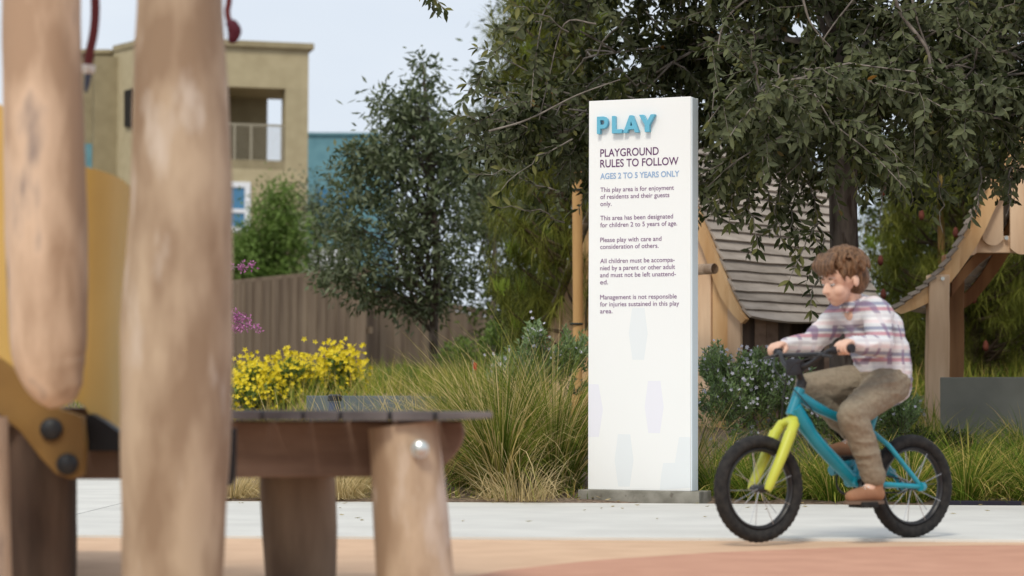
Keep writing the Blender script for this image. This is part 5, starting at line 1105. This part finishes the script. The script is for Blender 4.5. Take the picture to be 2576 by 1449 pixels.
fuse(bm, 'shirt', 'plaid', .005, wrinkle=.007, seed=3, smooth=3)
b = bmesh.new()
for s in (1, -1): limb(b, [V3((-.135, 0, .925)), V3((-.10, s * .045, .922)), V3((-.055, s * .03, .895)), V3((-.045, s * .012, .875))], [.010, .012, .012, .008], 8, 4)
fuse(b, 'collar', 'plaid', .004)
# trousers
bm = bmesh.new(); limb(bm, [V3((-.215, 0, .585)), V3((-.225, 0, .66))], [.092, .096]); limb(bm, [V3((-.215, .05, .60)), V3((-.215, -.05, .60))], [.088, .088])
for hp_, kn, an in ((hipL, knL, anL), (hipR, knR, anR)):
    limb(bm, [pel + V3((0, 0, -.02)), hp_, hp_.lerp(kn, .5), kn], [.082, .080, .068, .056]); limb(bm, [kn, kn.lerp(an, .4) + V3((-.012, 0, 0)), an + V3((-.004, 0, .02))], [.056, .053, .045])
fuse(bm, 'trousers', 'khaki', .005, wrinkle=.007, seed=8, smooth=3)
# shoes
for an in (anL, anR):
    bm = bmesh.new(); limb(bm, [an + V3((-.012, 0, -.002)), an + V3((-.008, 0, -.045))], [.030, .032]); limb(bm, [an + V3((-.02, 0, -.045)), an + V3((.05, 0, -.048)), an + V3((.105, 0, -.055))], [.031, .031, .026]); o = fuse(bm, 'shoe', 'shoe_brown', .004, wrinkle=.0)
    b = MB(); out_ = []
    for i in range(24):
        a = 2 * math.pi * i / 24; out_.append((an.x + .043 + .096 * math.cos(a), an.y + (.036 if math.cos(a) > 0 else .031) * math.sin(a)))
    b.add([(x, y, an.z - .083) for x, y in out_] + [(x, y, an.z - .070) for x, y in out_], [tuple(range(23, -1, -1)), tuple(range(24, 48))] + [(i, (i + 1) % 24, 24 + (i + 1) % 24, 24 + i) for i in range(24)]); q = link('sole', b.mesh('sole', 'sole')); q.parent = o
    for k_ in range(3):
        b = MB(); b.tube([an + V3((.018 + k_ * .017, -.02, -.015 - k_ * .005)), an + V3((.022 + k_ * .017, 0, -.008 - k_ * .006)), an + V3((.018 + k_ * .017, .02, -.015 - k_ * .005))], .0028, 6); q = link('lace', b.mesh('lace', 'white_plastic')); q.parent = o
# hair: a shell of many overlapping locks
bm = bmesh.new(); ball(bm, hp(-.026, 0, .032), .090, (1.0, .88, .93)); ball(bm, hp(-.046, 0, -.008), .074, (.9, .98, 1.0))
random.seed(5)
for i in range(230):
    a = random.uniform(0, 2 * math.pi); ph_ = random.uniform(0, 1.45); d = V3((math.sin(ph_) * math.cos(a), math.sin(ph_) * math.sin(a), math.cos(ph_)))
    if d.x > .62 and d.z < .45: continue
    c = V3((-.026, 0, .03)); s0 = c + V3((d.x * .088, d.y * .079, d.z * .084)); tan = V3((.5 + random.gauss(0, .3), d.y * .8 + random.gauss(0, .2), -1.0)); tan = (tan - d * tan.dot(d)).normalized()
    e = s0 + tan * random.uniform(.03, .05) + d * .002; limb(bm, [hp(*s0), hp(*(s0.lerp(e, .5) + d * .007)), hp(*e)], [.008, .007, .002], 6, 2)
for i in range(19):     # fringe
    y = -.068 + i * .00755; limb(bm, [hp(.03, y * .8, .108), hp(.066, y * .95, .078), hp(.078 - abs(y) * .3, y * 1.05, .042 + random.uniform(-.006, .006))], [.010, .010, .003], 6, 3)
fuse(bm, 'hair', 'hair', .0035, smooth=1)
for s in (1, -1):
    bm = bmesh.new(); ball(bm, hp(.0625, s * .028, .000), .0100, (.7, 1.25, .75), sub=3); me = bpy.data.meshes.new('eye'); bm.to_mesh(me); bm.free(); me.materials.append(M['eye_white']); o = bpy.data.objects.new('eye', me); COL.objects.link(o); o.parent = ch
    bm = bmesh.new(); ball(bm, hp(.0672, s * .0275, -.0025), .0052, (.6, 1, 1), sub=2); me = bpy.data.meshes.new('iris'); bm.to_mesh(me); bm.free(); me.materials.append(M['iris']); q = bpy.data.objects.new('iris', me); COL.objects.link(q); q.parent = o
    b = MB(); b.tube([hp(.064, s * .013, .021), hp(.070, s * .027, .025), hp(.062, s * .041, .020)], [.002, .003, .0015], 6); q = link('eyebrow', b.mesh('eyebrow', 'hair')); q.parent = ch
b = MB(); b.tube([hp(.070, -.019, -.055), hp(.079, 0, -.054), hp(.070, .019, -.055)], [.0015, .004, .0015], 8); q = link('lips', b.mesh('lips', 'lip', smooth=True)); q.parent = ch
